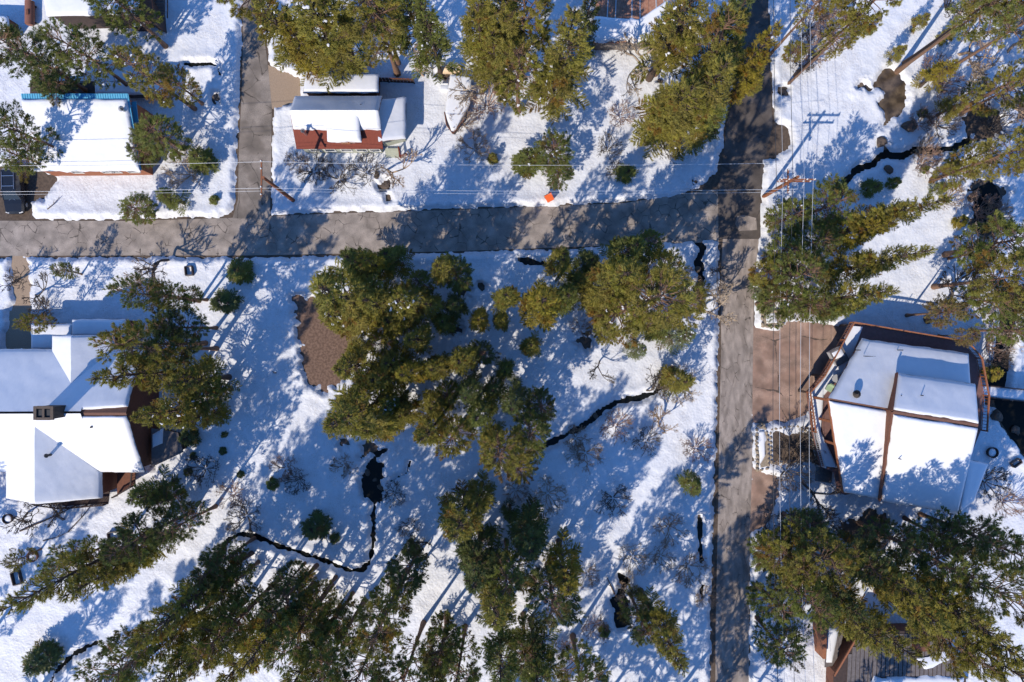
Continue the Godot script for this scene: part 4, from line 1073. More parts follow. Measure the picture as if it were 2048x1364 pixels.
# a conifer of 10 m and crown radius 2 m for each kind; copies are scaled
func conifer_kit(kind: String, sd: int) -> Dictionary:
	rng.seed = sd * 977 + kind.hash() % 1000
	var H := 10.0
	var trunk := mb()
	var limbs := mb()
	var crown := mb()
	crown.colored = true
	var snow := mb()
	var bend := Vector3(rng.randf_range(-0.2, 0.2), 0, rng.randf_range(-0.2, 0.2))
	var pts := []
	var rad := []
	for i in 9:
		var t := i / 8.0
		pts.append(Vector3(bend.x * sin(t * 3.0), H * t * 0.985, bend.z * sin(t * 2.4)))
		rad.append(lerpf(0.20, 0.02, pow(t, 0.8)))
	rad[0] = 0.27
	trunk.tube(pts, rad, 8)
	var base := 0.1
	var nb := 112
	var blade := 0.19
	var bw := 0.025
	if kind == "pine": base = 0.28; nb = 78; blade = 0.22; bw = 0.024
	elif kind == "tall": base = 0.55; nb = 62; blade = 0.2; bw = 0.025
	elif kind == "fir": base = 0.08; nb = 125; blade = 0.17
	elif kind == "bush": base = 0.03; nb = 80; blade = 0.20; bw = 0.034
	var lobe := []
	for k in 7: lobe.append(rng.randf_range(0.72, 1.12))
	for k in nb:
		var t := (k + rng.randf()) / nb
		if kind == "cedar" or kind == "bush": t = pow(t, 0.85)
		var hh := lerpf(base, 0.985, t)
		var r := 0.0
		match kind:
			"cedar": r = 2.0 * pow(1.0 - t, 0.62) * (0.75 + 0.25 * minf(1.0, t * 5.0 + 0.3))
			"pine": r = 2.0 * pow(sin(PI * clampf(0.16 + t * 0.80, 0, 1)), 0.75)
			"tall": r = 2.0 * pow(sin(PI * clampf(0.2 + t * 0.74, 0, 1)), 0.7)
			"fir": r = 2.0 * pow(1.0 - t, 0.85)
			_: r = 2.0 * pow(1.0 - t, 0.5) * (0.7 + 0.3 * minf(1.0, t * 4.0))
		if kind != "bush" and t < 0.35 and rng.randf() < 0.45: continue
		var az := rng.randf() * TAU
		var li := az / TAU * 7.0
		var lo := lerpf(lobe[int(li) % 7], lobe[(int(li) + 1) % 7], li - floorf(li))
		r = maxf(0.22, r * lo * rng.randf_range(0.66, 1.1))
		if kind == "pine" and rng.randf() < 0.12: r *= 1.25
		var rise := 0.0
		match kind:
			"cedar": rise = lerpf(-0.1, 0.9, t)
			"pine": rise = lerpf(0.0, 0.75, t)
			"tall": rise = lerpf(-0.35, 0.7, t)
			"fir": rise = lerpf(-0.3, 0.5, t)
			_: rise = lerpf(0.2, 1.0, t)
		rise += rng.randf_range(-0.15, 0.15)
		var ti := hh * 8.0
		var root: Vector3 = pts[mini(int(ti), 7)].lerp(pts[mini(int(ti) + 1, 8)], ti - int(ti))
		var od := Vector3(cos(az), 0, sin(az))
		var side := Vector3(-sin(az), 0, cos(az))
		var tip := root + od * r + Vector3(0, r * rise, 0)
		var mid := root.lerp(tip, 0.55) + Vector3(0, r * (0.06 if rise > 0 else 0.12), 0)
		limbs.tube([root, mid, tip], [0.045 * (0.4 + r * 0.35), 0.025, 0.006], 3, false)
		if rng.randf() < 0.25 and kind != "bush":
			limbs.tube([mid, mid + od * r * 0.25 + side * r * rng.randf_range(-0.4, 0.4) + Vector3(0, 0.1, 0)], [0.018, 0.005], 3, false)
		# colour of this branch: new growth, old growth, a few dry ones
		var br := rng.randf_range(0.66, 1.0)
		var bc := Color(br, br * rng.randf_range(0.92, 1.06), br * rng.randf_range(0.6, 1.0))
		if rng.randf() < 0.07: bc = Color(0.95, 0.62, 0.45) * rng.randf_range(0.6, 0.95)
		var face := od * 0.55 + Vector3(0, 1.0, 0)
		var start := 0.4 if kind != "pine" and kind != "tall" else 0.5
		var nt := int(maxf(3.0, r * (7.5 if kind != "pine" and kind != "tall" else 7.0)))
		for q in nt:
			var f := lerpf(start, 1.0, (q + rng.randf()) / nt)
			var bp := root.lerp(mid, f / 0.55) if f < 0.55 else mid.lerp(tip, (f - 0.55) / 0.45)
			var tl := r * 0.42 * (1.15 - f) + 0.16
			var sg := 1.0 if q % 2 == 0 else -1.0
			var td := (od * 0.75 + side * sg * rng.randf_range(0.5, 1.2) + Vector3(0, rng.randf_range(-0.2, 0.45) + rise * 0.3, 0)).normalized()
			var j := rng.randf_range(0.8, 1.1)
			crown.col = Color(minf(bc.r * j, 1), minf(bc.g * j, 1), minf(bc.b * j, 1))
			if kind == "pine" or kind == "tall":
				# needles stand in brushes at the twig ends
				limbs.tube([bp, bp + td * tl], [0.012, 0.005], 3, false)
				for e in 3:
					var p := bp + td * tl * (0.6 + 0.25 * e) + Vector3(rng.randf_range(-0.06, 0.06), rng.randf_range(-0.03, 0.06), rng.randf_range(-0.06, 0.06))
					tuft(crown, p, td, blade, bw * 0.7, 13, 0.95, face)
			else:
				var ne := int(tl / 0.085) + 1
				for e in ne:
					tuft(crown, bp + td * tl * (e + 0.5) / ne, td, blade, bw * 0.7, 7, 0.75, face)
		if rng.randf() < 0.2 and t > 0.1:
			var sp := mid.lerp(tip, rng.randf_range(0.1, 0.9)) + Vector3(0, 0.05, 0)
			var ss := rng.randf_range(0.03, 0.07)
			for q in 3:
				snow.sphere(sp + Vector3(rng.randf_range(-0.08, 0.08), 0, rng.randf_range(-0.08, 0.08)), Vector3(ss * rng.randf_range(0.7, 1.5), ss * 0.5, ss * rng.randf_range(0.7, 1.5)), 6, 4)
	return {"trunk": trunk.mesh(), "branches": limbs.mesh(), "crown": crown.mesh(), "snow": snow.mesh()}

func piece(parent: Node3D, called: String, me: Mesh, material: Material, kind := "") -> MeshInstance3D:
	var o := MeshInstance3D.new()
	o.mesh = me
	o.material_override = material
	o.name = called
	parent.add_child(o, true)
	if kind != "": o.set_meta("kind", kind)
	return o

func make_trees():
	for k in ["cedar", "pine", "fir", "tall", "bush"]:
		kits[k] = []
		for s in {"cedar": 5, "pine": 5, "fir": 3, "tall": 2, "bush": 3}[k]:
			kits[k].append(conifer_kit(k, s + 1))
	rng.seed = 4242
	var i := 0
	for t in CONIFERS:
		# plan u, plan v, height, crown radius, kind, tint, label
		var kit: Dictionary = kits[t[4]][i % kits[t[4]].size()]
		var p := m(t[0], t[1])
		p.y = maxf(0.0, ground_y(p.x, p.z) - 0.12)
		var names := {"cedar": "cedar_tree", "pine": "pine_tree", "tall": "pine_tree", "fir": "fir_tree", "bush": "young_conifer"}
		var root := thing(names[t[4]], t[6], "tree", p, "conifers among the cabins")
		root.rotation.y = rng.randf() * TAU
		var sx: float = t[3] / (2.5 if t[4] in ["pine", "tall"] else 2.25)
		var sy: float = (t[2] - p.y) / 10.0
		root.scale = Vector3(sx, sy, sx * rng.randf_range(0.9, 1.1))
		piece(root, "trunk", kit.trunk, M.bark if t[4] in ["tall", "pine"] else M.dark_bark)
		piece(root, "branches", kit.branches, M.bark if t[4] in ["tall", "pine"] else M.dark_bark)
		piece(root, "crown", kit.crown, M["leaf_" + t[5]])
		if t[7] > 0: piece(root, "branch_snow", kit.snow, M.roof_snow, "stuff")
		i += 1

# leafless shrubs and small trees
func bare_kit(sd: int, stems: int, upright: float, depth: int) -> ArrayMesh:
	rng.seed = sd * 131
	var b := mb()
	for s in stems:
		var az := TAU * (s + rng.randf()) / stems
		var d := Vector3(cos(az), upright * rng.randf_range(0.7, 1.3), sin(az)).normalized()
		grow(b, Vector3(cos(az), 0, sin(az)) * 0.04, d, 0.62 if stems > 1 else 0.8, 0.036 if stems > 1 else 0.055, depth)
	return b.mesh()

func grow(b: MB, p: Vector3, d: Vector3, l: float, r: float, depth: int):
	var q := p + d * l * 0.5
	var d2 := (d + Vector3(rng.randf_range(-0.25, 0.25), rng.randf_range(-0.05, 0.2), rng.randf_range(-0.25, 0.25))).normalized()
	var e := q + d2 * l * 0.5
	b.tube([p, q, e], [r, r * 0.85, r * 0.65], 3, false)
	if depth <= 0: return
	var n := 3 if depth > 1 else 5
	for k in n:
		var nd := (d2 + Vector3(rng.randf_range(-1, 1), rng.randf_range(-0.25, 0.6), rng.randf_range(-1, 1)) * 0.75).normalized()
		var f := rng.randf_range(0.35, 1.0)
		grow(b, q.lerp(e, f) if k > 0 else e, nd, l * rng.randf_range(0.55, 0.8), r * 0.68, depth - 1)

func make_shrubs():
	var kit := {"shrub": [], "tree": []}
	for s in 5: kit.shrub.append(bare_kit(s + 3, 9, 0.8, 4))
	for s in 3: kit.tree.append(bare_kit(s + 30, 1, 3.0, 5))
	rng.seed = 777
	var i := 0
	for t in SHRUBS:
		# plan u, v, height, radius, kind, twig colour, label
		var p := m(t[0], t[1])
		p.y = maxf(0.0, ground_y(p.x, p.z) - 0.08)
		var o := MeshInstance3D.new()
		var me: ArrayMesh = kit[t[4]][i % kit[t[4]].size()]
		o.mesh = me
		o.material_override = M[t[5]]
		o.name = numbered("bare_shrub" if t[4] == "shrub" else "bare_tree")
		add_child(o)
		o.position = p
		var bb := me.get_aabb()
		var rr := maxf(bb.size.x, bb.size.z) * 0.5
		o.rotation.y = rng.randf() * TAU
		o.scale = Vector3(t[3] / rr, t[2] / bb.end.y, t[3] / rr)
		tag(o, t[6], "shrub" if t[4] == "shrub" else "tree", "leafless shrubs and trees")
		i += 1

func make_rocks():
	for t in ROCKS:
		var p := m(t[0], t[1])
		var y := maxf(0.0, ground_y(p.x, p.z))
		rng.seed = int(t[0] * 7 + t[1])
		var b := mb()
		b.sphere(Vector3.ZERO, Vector3(t[2], t[2] * 0.75, t[2] * 0.8), 10, 7)
		for k in b.v.size():
			var q := b.v[k]
			b.v[k] = q * (1.0 + 0.7 * lumps.get_noise_3d(q.x * 110 + t[0], q.y * 110, q.z * 110 + t[1])) * Vector3(1, 0.8, 1)
		for k in range(0, b.v.size(), 3):
			var fn := (b.v[k + 2] - b.v[k]).cross(b.v[k + 1] - b.v[k]).normalized()
			b.n[k] = fn; b.n[k + 1] = fn; b.n[k + 2] = fn
		var o := build(b, "rock", M.rock)
		o.position = Vector3(p.x, y + t[2] * 0.25, p.z)
		o.rotation.y = rng.randf() * TAU
		tag(o, t[3], "rock", "rocks poking out of the snow")

# ---------------------------------------------------------------- buildings
func walls(parent: Node3D, corners: Array, low: float, material: Material, called := "wall"):
	var lows := []
	for p in corners: lows.append(Vector3(p.x, low, p.z))
	var b := mb(parent)
	b.prism(corners, lows)
	return build(b, called, material, parent)

func inset(q: Array, d: float, drop: float) -> Array:
	var c := Vector3.ZERO
	for p in q: c += p
	c /= q.size()
	var r := []
	for p in q:
		var o: Vector3 = c - p
		o.y = 0
		var k := d * 1.41 / o.length()
		r.append(p.lerp(Vector3(c.x, c.y, c.z), k) - Vector3(0, drop, 0))
	return r

func vent(parent: Node3D, p: Vector3, h: float, r: float, material: Material, cap := true, called := "roof_vent"):
	var b := mb(parent)
	b.cyl(p - Vector3(0, 0.3, 0), p + Vector3(0, h, 0), r, 10)
	if cap:
		b.cyl(p + Vector3(0, h + 0.02, 0), p + Vector3(0, h + 0.1, 0), r * 1.7, 10, r * 1.5)
		b.cyl(p + Vector3(0, h + 0.101, 0), p + Vector3(0, h + 0.3, 0), r * 1.5, 10, r * 0.2)
	build(b, called, material, parent)

func blue_cabin():
	var c := at(165, 265, 0)
	var o := thing("cabin", "tan cabin with snow-laden roof and bright blue metal edge", "house", c)
	var SW := at(62, 342, 3.8); var SE := at(282, 340, 3.8); var NE := at(256, 187, 5.6); var NW := at(42, 187, 5.6)
	var b := mb(o)
	b.slab([NW, NE, SE, SW], 0.16)
	var roof := build(b, "roof", M.blue_roof, o)
	b = mb(o)
	for k in 44:
		var s := (k + 0.5) / 44.0
		b.beam(NW.lerp(NE, s) + Vector3(0, 0.02, 0), SW.lerp(SE, s) + Vector3(0, 0.02, 0), 0.04, 0.05)
	build(b, "roof_seams", M.blue_roof, roof, "stuff")
	b = mb(o)
	snow_patch(b, lerp4(NW, NE, SE, SW, 0.0, 0.075), lerp4(NW, NE, SE, SW, 0.985, 0.075), lerp4(NW, NE, SE, SW, 1.0, 1.01), lerp4(NW, NE, SE, SW, 0, 1.01), 0.34, [true, true, true, true], 0.2)
	build(b, "roof_snow", M.roof_snow, o)
	var w := inset([NW, NE, SE, SW], 0.3, 0.17)
	walls(o, w, 0.0, M.tan_wall)
	var dir: Vector3 = (w[2] - w[3]); dir.y = 0; dir = dir.normalized()
	var outw := Vector3(-dir.z, 0, dir.x)
	if outw.z < 0: outw = -outw
	for f in [0.32, 0.62, 0.7, 0.88]:
		var p: Vector3 = w[3].lerp(w[2], f)
		window(o, Vector3(p.x, 2.2, p.z), dir, 1.0, 1.0, outw)
	# lower lean-to on the east side
	b = mb(o)
	var q := [at(257, 203, 4.3), at(272, 203, 4.2), at(277, 250, 3.9), at(262, 250, 4.0)]
	b.slab(q, 0.12)
	build(b, "lean_to_roof", M.blue_roof, o)
	walls(o, inset(q, 0.15, 0.13), 0.0, M.tan_wall, "lean_to_wall")
	for e in [[260, 212, 4.3], [250, 222, 5.4]]:
		vent(o, at(e[0], e[1], e[2]), 0.75, 0.16, M.metal)
	# timber deck at the back
	b = mb(o)
	b.slab([at(60, 160, 1.2), at(330, 165, 1.2), at(330, 195, 1.2), at(60, 195, 1.2)], 0.15)
	build(b, "back_deck", M.dark_wood, o)
	b = mb(o)
	snow_patch(b, at(190, 162, 1.2), at(328, 168, 1.2), at(328, 190, 1.2), at(190, 190, 1.2), 0.25)
	build(b, "deck_snow", M.roof_snow, o)
	for k in 6:
		var st := mb(o)
		st.box(at(166, 164 + k * 5, 1.25 - k * 0.12), Vector3(0.9, 0.06, 0.22))
		build(st, "stair_tread", M.grey_wood, o)

func red_cabin():
	var o := thing("cabin", "small cabin with red shingle roof, snowy dormer and pale walls", "house", m(690, 280))
	var W := 608.0; var E := 775.0
	var rW := m(W, 252, 5.2); var rE := m(E, 252, 5.2)
	var sW := m(W, 311, 2.8); var sE := m(E, 311, 2.8)
	var nW := m(W, 213, 3.4); var nE := m(E, 213, 3.4)
	var b := mb(o)
	b.slab([rW, rE, sE, sW], 0.15)
	b.slab([nW, nE, rE, rW], 0.15)
	build(b, "roof", M.red_roof, o)
	b = mb(o)
	var t := 0.50
	snow_patch(b, rW, rE, rE.lerp(sE, t), rW.lerp(sW, t), 0.3, [false, true, true, true], 0.12)
	snow_patch(b, nW, nE, rE, rW, 0.3, [true, true, false, true], 0.08)
	build(b, "roof_snow", M.roof_snow, o)
	b = mb(o)
	b.prism([m(W + 8, 219, 3.6), m(E - 8, 219, 3.6), m(E - 8, 252, 5.02), m(W + 8, 252, 5.02)], [m(W + 8, 219, 0), m(E - 8, 219, 0), m(E - 8, 252, 0), m(W + 8, 252, 0)])
	b.prism([m(W + 8, 252, 5.02), m(E - 8, 252, 5.02), m(E - 8, 308, 2.74), m(W + 8, 308, 2.74)], [m(W + 8, 252, 0), m(E - 8, 252, 0), m(E - 8, 308, 0), m(W + 8, 308, 0)])
	build(b, "wall", M.siding, o)
	for u in [640, 668, 700, 730, 756]:
		window(o, m(u, 308.1, 1.7), Vector3.RIGHT, 1.0, 1.0, Vector3.BACK)
	# dormer
	var dr := [m(674, 262, 4.72), m(738, 262, 4.72), m(738, 305, 4.15), m(674, 305, 4.15)]
	b = mb(o)
	b.slab(dr, 0.1)
	var dormer := build(b, "dormer", M.red_roof, o)
	b = mb(o)
	b.prism([m(678, 266, 4.6), m(734, 266, 4.6), m(734, 301, 4.1), m(678, 301, 4.1)], [m(678, 266, 4.4), m(734, 266, 4.4), m(734, 301, 3.0), m(678, 301, 3.0)])
	build(b, "dormer_wall", M.siding, dormer)
	b = mb(o)
	snow_patch(b, m(674, 254, 5.0), m(738, 254, 5.0), dr[2], dr[3], 0.32, [false, true, true, true], 0.08)
	build(b, "dormer_snow", M.roof_snow, dormer)
	for u in [692, 704, 718]:
		window(o, m(u, 301.1, 3.68), Vector3.RIGHT, 0.5, 0.6, Vector3.BACK)
	b = mb(o)
	b.obox(m(706, 302.5, 3.32), Vector3(0.42, 0, 0), Vector3(0, 0.07, 0), Vector3(0, 0, 0.12))
	build(b, "window_box", M.orange_wood, o)
	# flat north addition
	var q := [at(611, 148, 2.7), at(758, 148, 2.7), at(757, 186, 2.9), at(606, 186, 2.9)]
	b = mb(o)
	b.slab(q, 0.14)
	build(b, "addition_roof", M.shingle, o)
	b = mb(o)
	snow_patch(b, q[0], q[1], q[2], q[3], 0.3)
	build(b, "addition_snow", M.roof_snow, o)
	walls(o, inset(q, 0.2, 0.15), 0, M.brown_wood, "addition_wall")
	# lower east wing
	var e := [m(768, 220, 3.3), at(812, 192, 2.6), at(812, 277, 2.6), m(768, 300, 3.3)]
	b = mb(o)
	b.slab(e, 0.12)
	build(b, "wing_roof", M.shingle, o)
	b = mb(o)
	snow_patch(b, e[0], e[1], e[2], e[3], 0.26, [true, true, true, false], 0.08)
	build(b, "wing_snow", M.roof_snow, o)
	walls(o, [m(772, 224, 3.1), e[1] + Vector3(-0.3, -0.13, 0.3), e[2] + Vector3(-0.3, -0.13, -0.3), m(772, 296, 3.1)], 0, M.siding, "wing_wall")
	# stove pipe with cap, braced
	vent(o, m(632, 288, 3.6), 1.5, 0.13, M.metal, true, "stove_pipe")
	vent(o, m(740, 238, 4.6), 0.25, 0.08, M.black, false)
	# porch rail by the steps
	railing(o, [m(800, 300, 0.35), m(803, 318, 0.35), m(815, 312, 0.35)], 0.8, M.red_roof, 0.4)
	for k in 5:
		var st := mb(o)
		st.box(m(786, 303 + k * 4, 0.75 - k * 0.1), Vector3(1.3, 0.08, 0.24))
		build(st, "step", M.siding, o)

func chimney_house():
	var o := thing("house", "large house with snowy crossing gables and stone chimney", "house", m(200, 820))
	var W := -60.0; var E := 329.0
	var rW := m(W, 811, 8); var rE := m(E, 811, 8)
	var sW := m(W, 930, 4.3); var sE := m(E, 930, 4.3)
	var nW := m(W, 697, 4.5); var nE := m(E, 697, 4.5)
	var b := mb(o)
	b.slab([rW, rE, sE, sW], 0.18)
	b.slab([nW, nE, rE, rW], 0.18)
	build(b, "roof", M.shingle, o)
	b = mb(o)
	snow_patch(b, rW + Vector3(0, -0.03, 0.1), m(250, 812, 7.95), m(250, 930, 4.3), sW, 0.32, [false, false, true, true], 0.06)
	snow_patch(b, m(250, 817, 7.8), m(E, 817, 7.8), sE, m(250, 930, 4.3), 0.32, [true, true, true, false], 0.08)
	snow_patch(b, nW, m(250, 697, 4.5), m(250, 808, 7.9), rW + Vector3(0, -0.03, -0.1), 0.32, [true, false, false, true], 0.06)
	snow_patch(b, m(250, 697, 4.5), nE, m(E, 801, 7.7), m(250, 806, 7.85), 0.32, [true, true, true, false], 0.12)
	build(b, "roof_snow", M.roof_snow, o)
	b = mb(o)
	b.prism([m(W, 705, 4.5), m(E - 8, 705, 4.5), m(E - 8, 811, 7.8), m(W, 811, 7.8)], [m(W, 705, 0), m(E - 8, 705, 0), m(E - 8, 811, 0), m(W, 811, 0)])
	b.prism([m(W, 811, 7.8), m(E - 8, 811, 7.8), m(E - 8, 922, 4.3), m(W, 922, 4.3)], [m(W, 811, 0), m(E - 8, 811, 0), m(E - 8, 922, 0), m(W, 922, 0)])
	build(b, "wall", M.brown_wood, o)
	# south wing with a north-south ridge
	var a0 := m(159, 836, 7.15); var a1 := m(159, 979, 7.15)
	var wl0 := m(69, 930, 4.3); var wl1 := m(69, 979, 4.3)
	var wr0 := m(249, 930, 4.3); var wr1 := m(249, 979, 4.3)
	b = mb(o)
	b.slab([a0, a1, wl1, wl0], 0.14)
	b.slab([a0, a1, wr1, wr0], 0.14)
	build(b, "south_wing_roof", M.shingle, o)
	b = mb(o)
	snow_patch(b, a0, a1, wl1, wl0, 0.36, [false, true, true, false], 0.06)
	snow_patch(b, a0, a1, wr1, wr0, 0.36, [false, true, true, false], 0.06)
	build(b, "south_wing_snow", M.roof_snow, o)
	b = mb(o)
	b.prism([m(159, 920, 7.0), m(159, 973, 7.0), m(75, 973, 4.3), m(75, 920, 4.3)], [m(159, 920, 0), m(159, 973, 0), m(75, 973, 0), m(75, 920, 0)])
	b.prism([m(159, 920, 7.0), m(243, 920, 4.3), m(243, 973, 4.3), m(159, 973, 7.0)], [m(159, 920, 0), m(243, 920, 0), m(243, 973, 0), m(159, 973, 0)])
	build(b, "south_wing_wall", M.brown_wood, o)
	# north wing
	var n0 := m(216, 671, 6.4); var n1 := m(216, 759, 6.4)
	b = mb(o)
	b.slab([n0, m(158, 671, 4.5), m(158, 697, 4.5), n1], 0.14)
	b.slab([n0, m(274, 671, 4.5), m(274, 697, 4.5), n1], 0.14)
	build(b, "north_wing_roof", M.shingle, o)
	b = mb(o)
	snow_patch(b, n0, n1, m(158, 697, 4.5), m(158, 671, 4.5), 0.34, [false, false, true, true], 0.06)
	snow_patch(b, n0, n1, m(274, 697, 4.5), m(274, 671, 4.5), 0.34, [false, false, true, true], 0.06)
	build(b, "north_wing_snow", M.roof_snow, o)
	b = mb(o)
	b.prism([m(216, 676, 6.2), m(164, 676, 4.5), m(164, 710, 4.5), m(216, 710, 6.2)], [m(216, 676, 0), m(164, 676, 0), m(164, 710, 0), m(216, 710, 0)])
	b.prism([m(216, 676, 6.2), m(216, 710, 6.2), m(268, 710, 4.5), m(268, 676, 4.5)], [m(216, 676, 0), m(216, 710, 0), m(268, 710, 0), m(268, 676, 0)])
	build(b, "north_wing_wall", M.brown_wood, o)
	# low porch roofs on the north side
	for e in [[[98, 649, 2.9], [180, 649, 2.9], [180, 700, 2.9], [98, 700, 2.9]], [[182, 640, 3.4], [285, 640, 3.4], [285, 674, 3.4], [182, 674, 3.4]]]:
		var q := []
		for p in e: q.append(m(p[0], p[1], p[2]))
		b = mb(o)
		b.slab(q, 0.15)
		build(b, "porch_roof", M.shingle, o)
		b = mb(o)
		snow_patch(b, q[0], q[1], q[2], q[3], 0.3)
		build(b, "porch_snow", M.roof_snow, o)
		walls(o, inset(q, 0.2, 0.16), 0, M.brown_wood, "porch_wall")
	# stone chimney with two flues
	b = mb(o)
	var cc := m(205, 808, 0)
	b.box(cc + Vector3(0, 8.1, 0), Vector3(1.55, 3.6, 1.05))
	var ch := build(b, "chimney", M.chimney, o)
	b = mb(o)
	for s in [-1, 1]:
		b.box(cc + Vector3(0.74 * s, 10.02, 0), Vector3(0.26, 0.22, 1.2))
		b.box(cc + Vector3(0, 10.02, 0.5 * s), Vector3(1.2, 0.22, 0.24))
	b.box(cc + Vector3(0, 10.02, 0), Vector3(0.2, 0.22, 0.74))
	build(b, "chimney_crown", M.rock, ch)
	b = mb(o)
	for s in [-1, 1]:
		b.box(cc + Vector3(0.36 * s, 9.93, 0), Vector3(0.42, 0.06, 0.6))
	build(b, "flue", M.black, ch)
	vent(o, m(180, 890, 6.4), 1.1, 0.12, M.black, true, "stove_pipe")
	vent(o, m(262, 838, 7.1), 0.55, 0.09, M.black, false)
	# timber decks and rails on the south side
	b = mb(o)
	b.slab([m(100, 975, 1.6), m(235, 975, 1.6), m(232, 1000, 1.6), m(150, 1006, 1.6), m(100, 1000, 1.6)], 0.16)
	var dk := build(b, "south_deck", M.dark_wood, o)
	railing(o, [m(100, 1000, 1.6), m(150, 1007, 1.6), m(232, 1000, 1.6)], 1.0, M.dark_wood, 0.25)
	b = mb(o)
	b.slab([m(250, 925, 1.6), m(285, 925, 1.6), m(285, 965, 1.6), m(250, 985, 1.6)], 0.16)
	build(b, "side_deck", M.brown_wood, o)
	railing(o, [m(250, 985, 1.6), m(285, 965, 1.6), m(288, 932, 1.6)], 1.0, M.dark_wood, 0.25)
	# dark lean-to on the east gable
	b = mb(o)
	var lt := [m(330, 850, 3.0), m(375, 860, 2.3), m(385, 898, 2.3), m(330, 925, 3.0)]
	b.slab(lt, 0.12)
	build(b, "lean_to_roof", M.grey_wood, o)
	walls(o, inset(lt, 0.3, 0.13), 0, M.dark_wood, "lean_to_wall")
	b = mb(o)
	snow_patch(b, m(332, 862, 3.0), m(350, 850, 2.7), m(349, 880, 2.75), m(332, 888, 3.0), 0.2)
	build(b, "lean_to_snow", M.roof_snow, o)

func decked_house():
	var o := thing("house", "large timber house with stepped snowy roofs and wraparound deck", "house", m(1740, 810))
	# lower western roof
	var nW := at(1724, 677, 4.6); var nE := at(1936, 706, 4.6)
	var rW := at(1658, 796, 7.4); var rE := at(1945, 846, 7.4)
	var sW := at(1688, 985, 4.9); var sE := at(1800, 1006, 4.9)
	var kW := at(1671, 885, 6.25)
	var b := mb(o)
	b.slab([nW, nE, rE, rW], 0.18)
	var rM := rW.lerp(rE, 0.5)
	b.slab([rW, rM, sE, sW, kW], 0.18)
	build(b, "roof", M.shingle, o)
	b = mb(o)
	snow_patch(b, nW, nE, rE, lerp4(nW, nE, rE, rW, 0.0, 1.0), 0.3, [true, true, false, true], 0.1)
	build(b, "roof_snow", M.roof_snow, o)
	b = mb(o)
	var rW2 := rW + Vector3(0, -0.08, 0.22); var rM2 := rM + Vector3(0, -0.08, 0.22)
	var mid2 := rM2.lerp(sE, 0.5)
	snow_patch(b, rW2, rM2, mid2, kW, 0.3, [true, false, false, true], 0.08)
	snow_patch(b, kW, mid2, sE, sW, 0.3, [false, false, true, true], 0.08)
	build(b, "roof_snow", M.roof_snow, o)
	var wN := nW.lerp(nE, 0.12) + Vector3(0, -0.05, 0.3)
	var wR := rW.lerp(rE, 0.17) + Vector3(0, -0.2, 0)
	walls(o, [wN, nE + Vector3(-0.4, -0.2, 0.5), rE + Vector3(-0.4, -0.2, 0), wR], 0.0, M.brown_wood)
	walls(o, [wR, rM + Vector3(0, -0.2, 0), sE + Vector3(0, -0.2, -0.4), sW + Vector3(1.3, -0.2, -0.4), kW + Vector3(1.9, -0.25, 0)], 0.0, M.brown_wood)
	for p in [rW.lerp(kW, 0.06), rW.lerp(kW, 0.55), kW.lerp(sW, 0.05)]:
		b = mb(o)
		b.box(Vector3(p.x + 0.25, (p.y + 2.6) * 0.5 - 0.1, p.z), Vector3(0.22, p.y - 2.8, 0.22))
		build(b, "porch_post", M.orange_wood, o)
	b = mb(o)
	b.beam(rW + Vector3(-0.05, -0.12, 0), kW + Vector3(-0.05, -0.12, 0), 0.1, 0.26)
	b.beam(kW + Vector3(-0.05, -0.12, 0), sW + Vector3(-0.05, -0.12, 0), 0.1, 0.26)
	build(b, "eave_board", M.orange_wood, o)
	# higher eastern roof
	var nW2 := at(1793, 746, 7.0); var nE2 := at(1950, 768, 7.0)
	var r2W := at(1783, 822, 8.9); var r2E := at(1957, 849, 8.9)
	var s2W := at(1758, 1000, 5.4); var s2E := at(1914, 1028, 5.2)
	b = mb(o)
	b.slab([nW2, nE2, r2E, r2W], 0.2)
	b.slab([r2W, r2E, s2E, s2W], 0.2)
	var up := build(b, "upper_roof", M.shingle, o)
	b = mb(o)
	snow_patch(b, nW2.lerp(nE2, 0.012), nE2, r2E + Vector3(0, -0.03, -0.12), r2W.lerp(r2E, 0.012) + Vector3(0, -0.03, -0.12), 0.3, [true, true, true, true], 0.1)
	snow_patch(b, r2W.lerp(r2E, 0.03) + Vector3(0, -0.1, 0.3), r2E + Vector3(0, -0.1, 0.3), s2E, s2W.lerp(s2E, 0.03), 0.3, [true, true, true, true], 0.1)
	build(b, "upper_roof_snow", M.roof_snow, up)
	b = mb(o)
	b.beam(nW2 + Vector3(-0.06, 0.14, 0), r2W + Vector3(-0.06, 0.14, 0), 0.12, 0.34)
	b.beam(r2W + Vector3(-0.06, 0.14, 0), s2W + Vector3(-0.06, 0.14, 0), 0.12, 0.34)
	build(b, "rake_board", M.brown_wood, up)
	walls(o, [nW2 + Vector3(0.15, -0.22, 0.4), nE2 + Vector3(-0.4, -0.22, 0.4), r2E + Vector3(-0.4, -0.22, 0), r2W + Vector3(0.15, -0.22, 0)], 0.0, M.brown_wood, "upper_wall")
	walls(o, [r2W + Vector3(0.15, -0.22, 0), r2E + Vector3(-0.4, -0.22, 0), s2E + Vector3(-0.4, -0.22, -0.4), s2W + Vector3(0.15, -0.22, -0.4)], 0.0, M.brown_wood, "upper_wall")
	# eastern porch roof
	var q := [at(1932, 918, 4.9), at(1976, 927, 4.4), at(1946, 1002, 4.3), at(1915, 1026, 4.6)]
	b = mb(o)
	b.slab(q, 0.14)
	build(b, "porch_roof", M.shingle, o)
	b = mb(o)
	snow_patch(b, q[0], q[1], q[2], q[3], 0.28, [true, true, true, true], 0.1)
	build(b, "porch_snow", M.roof_snow, o)
	walls(o, inset(q, 0.3, 0.15), 0, M.brown_wood, "porch_wall")
	# wraparound deck at first-floor level
	var y := 2.8
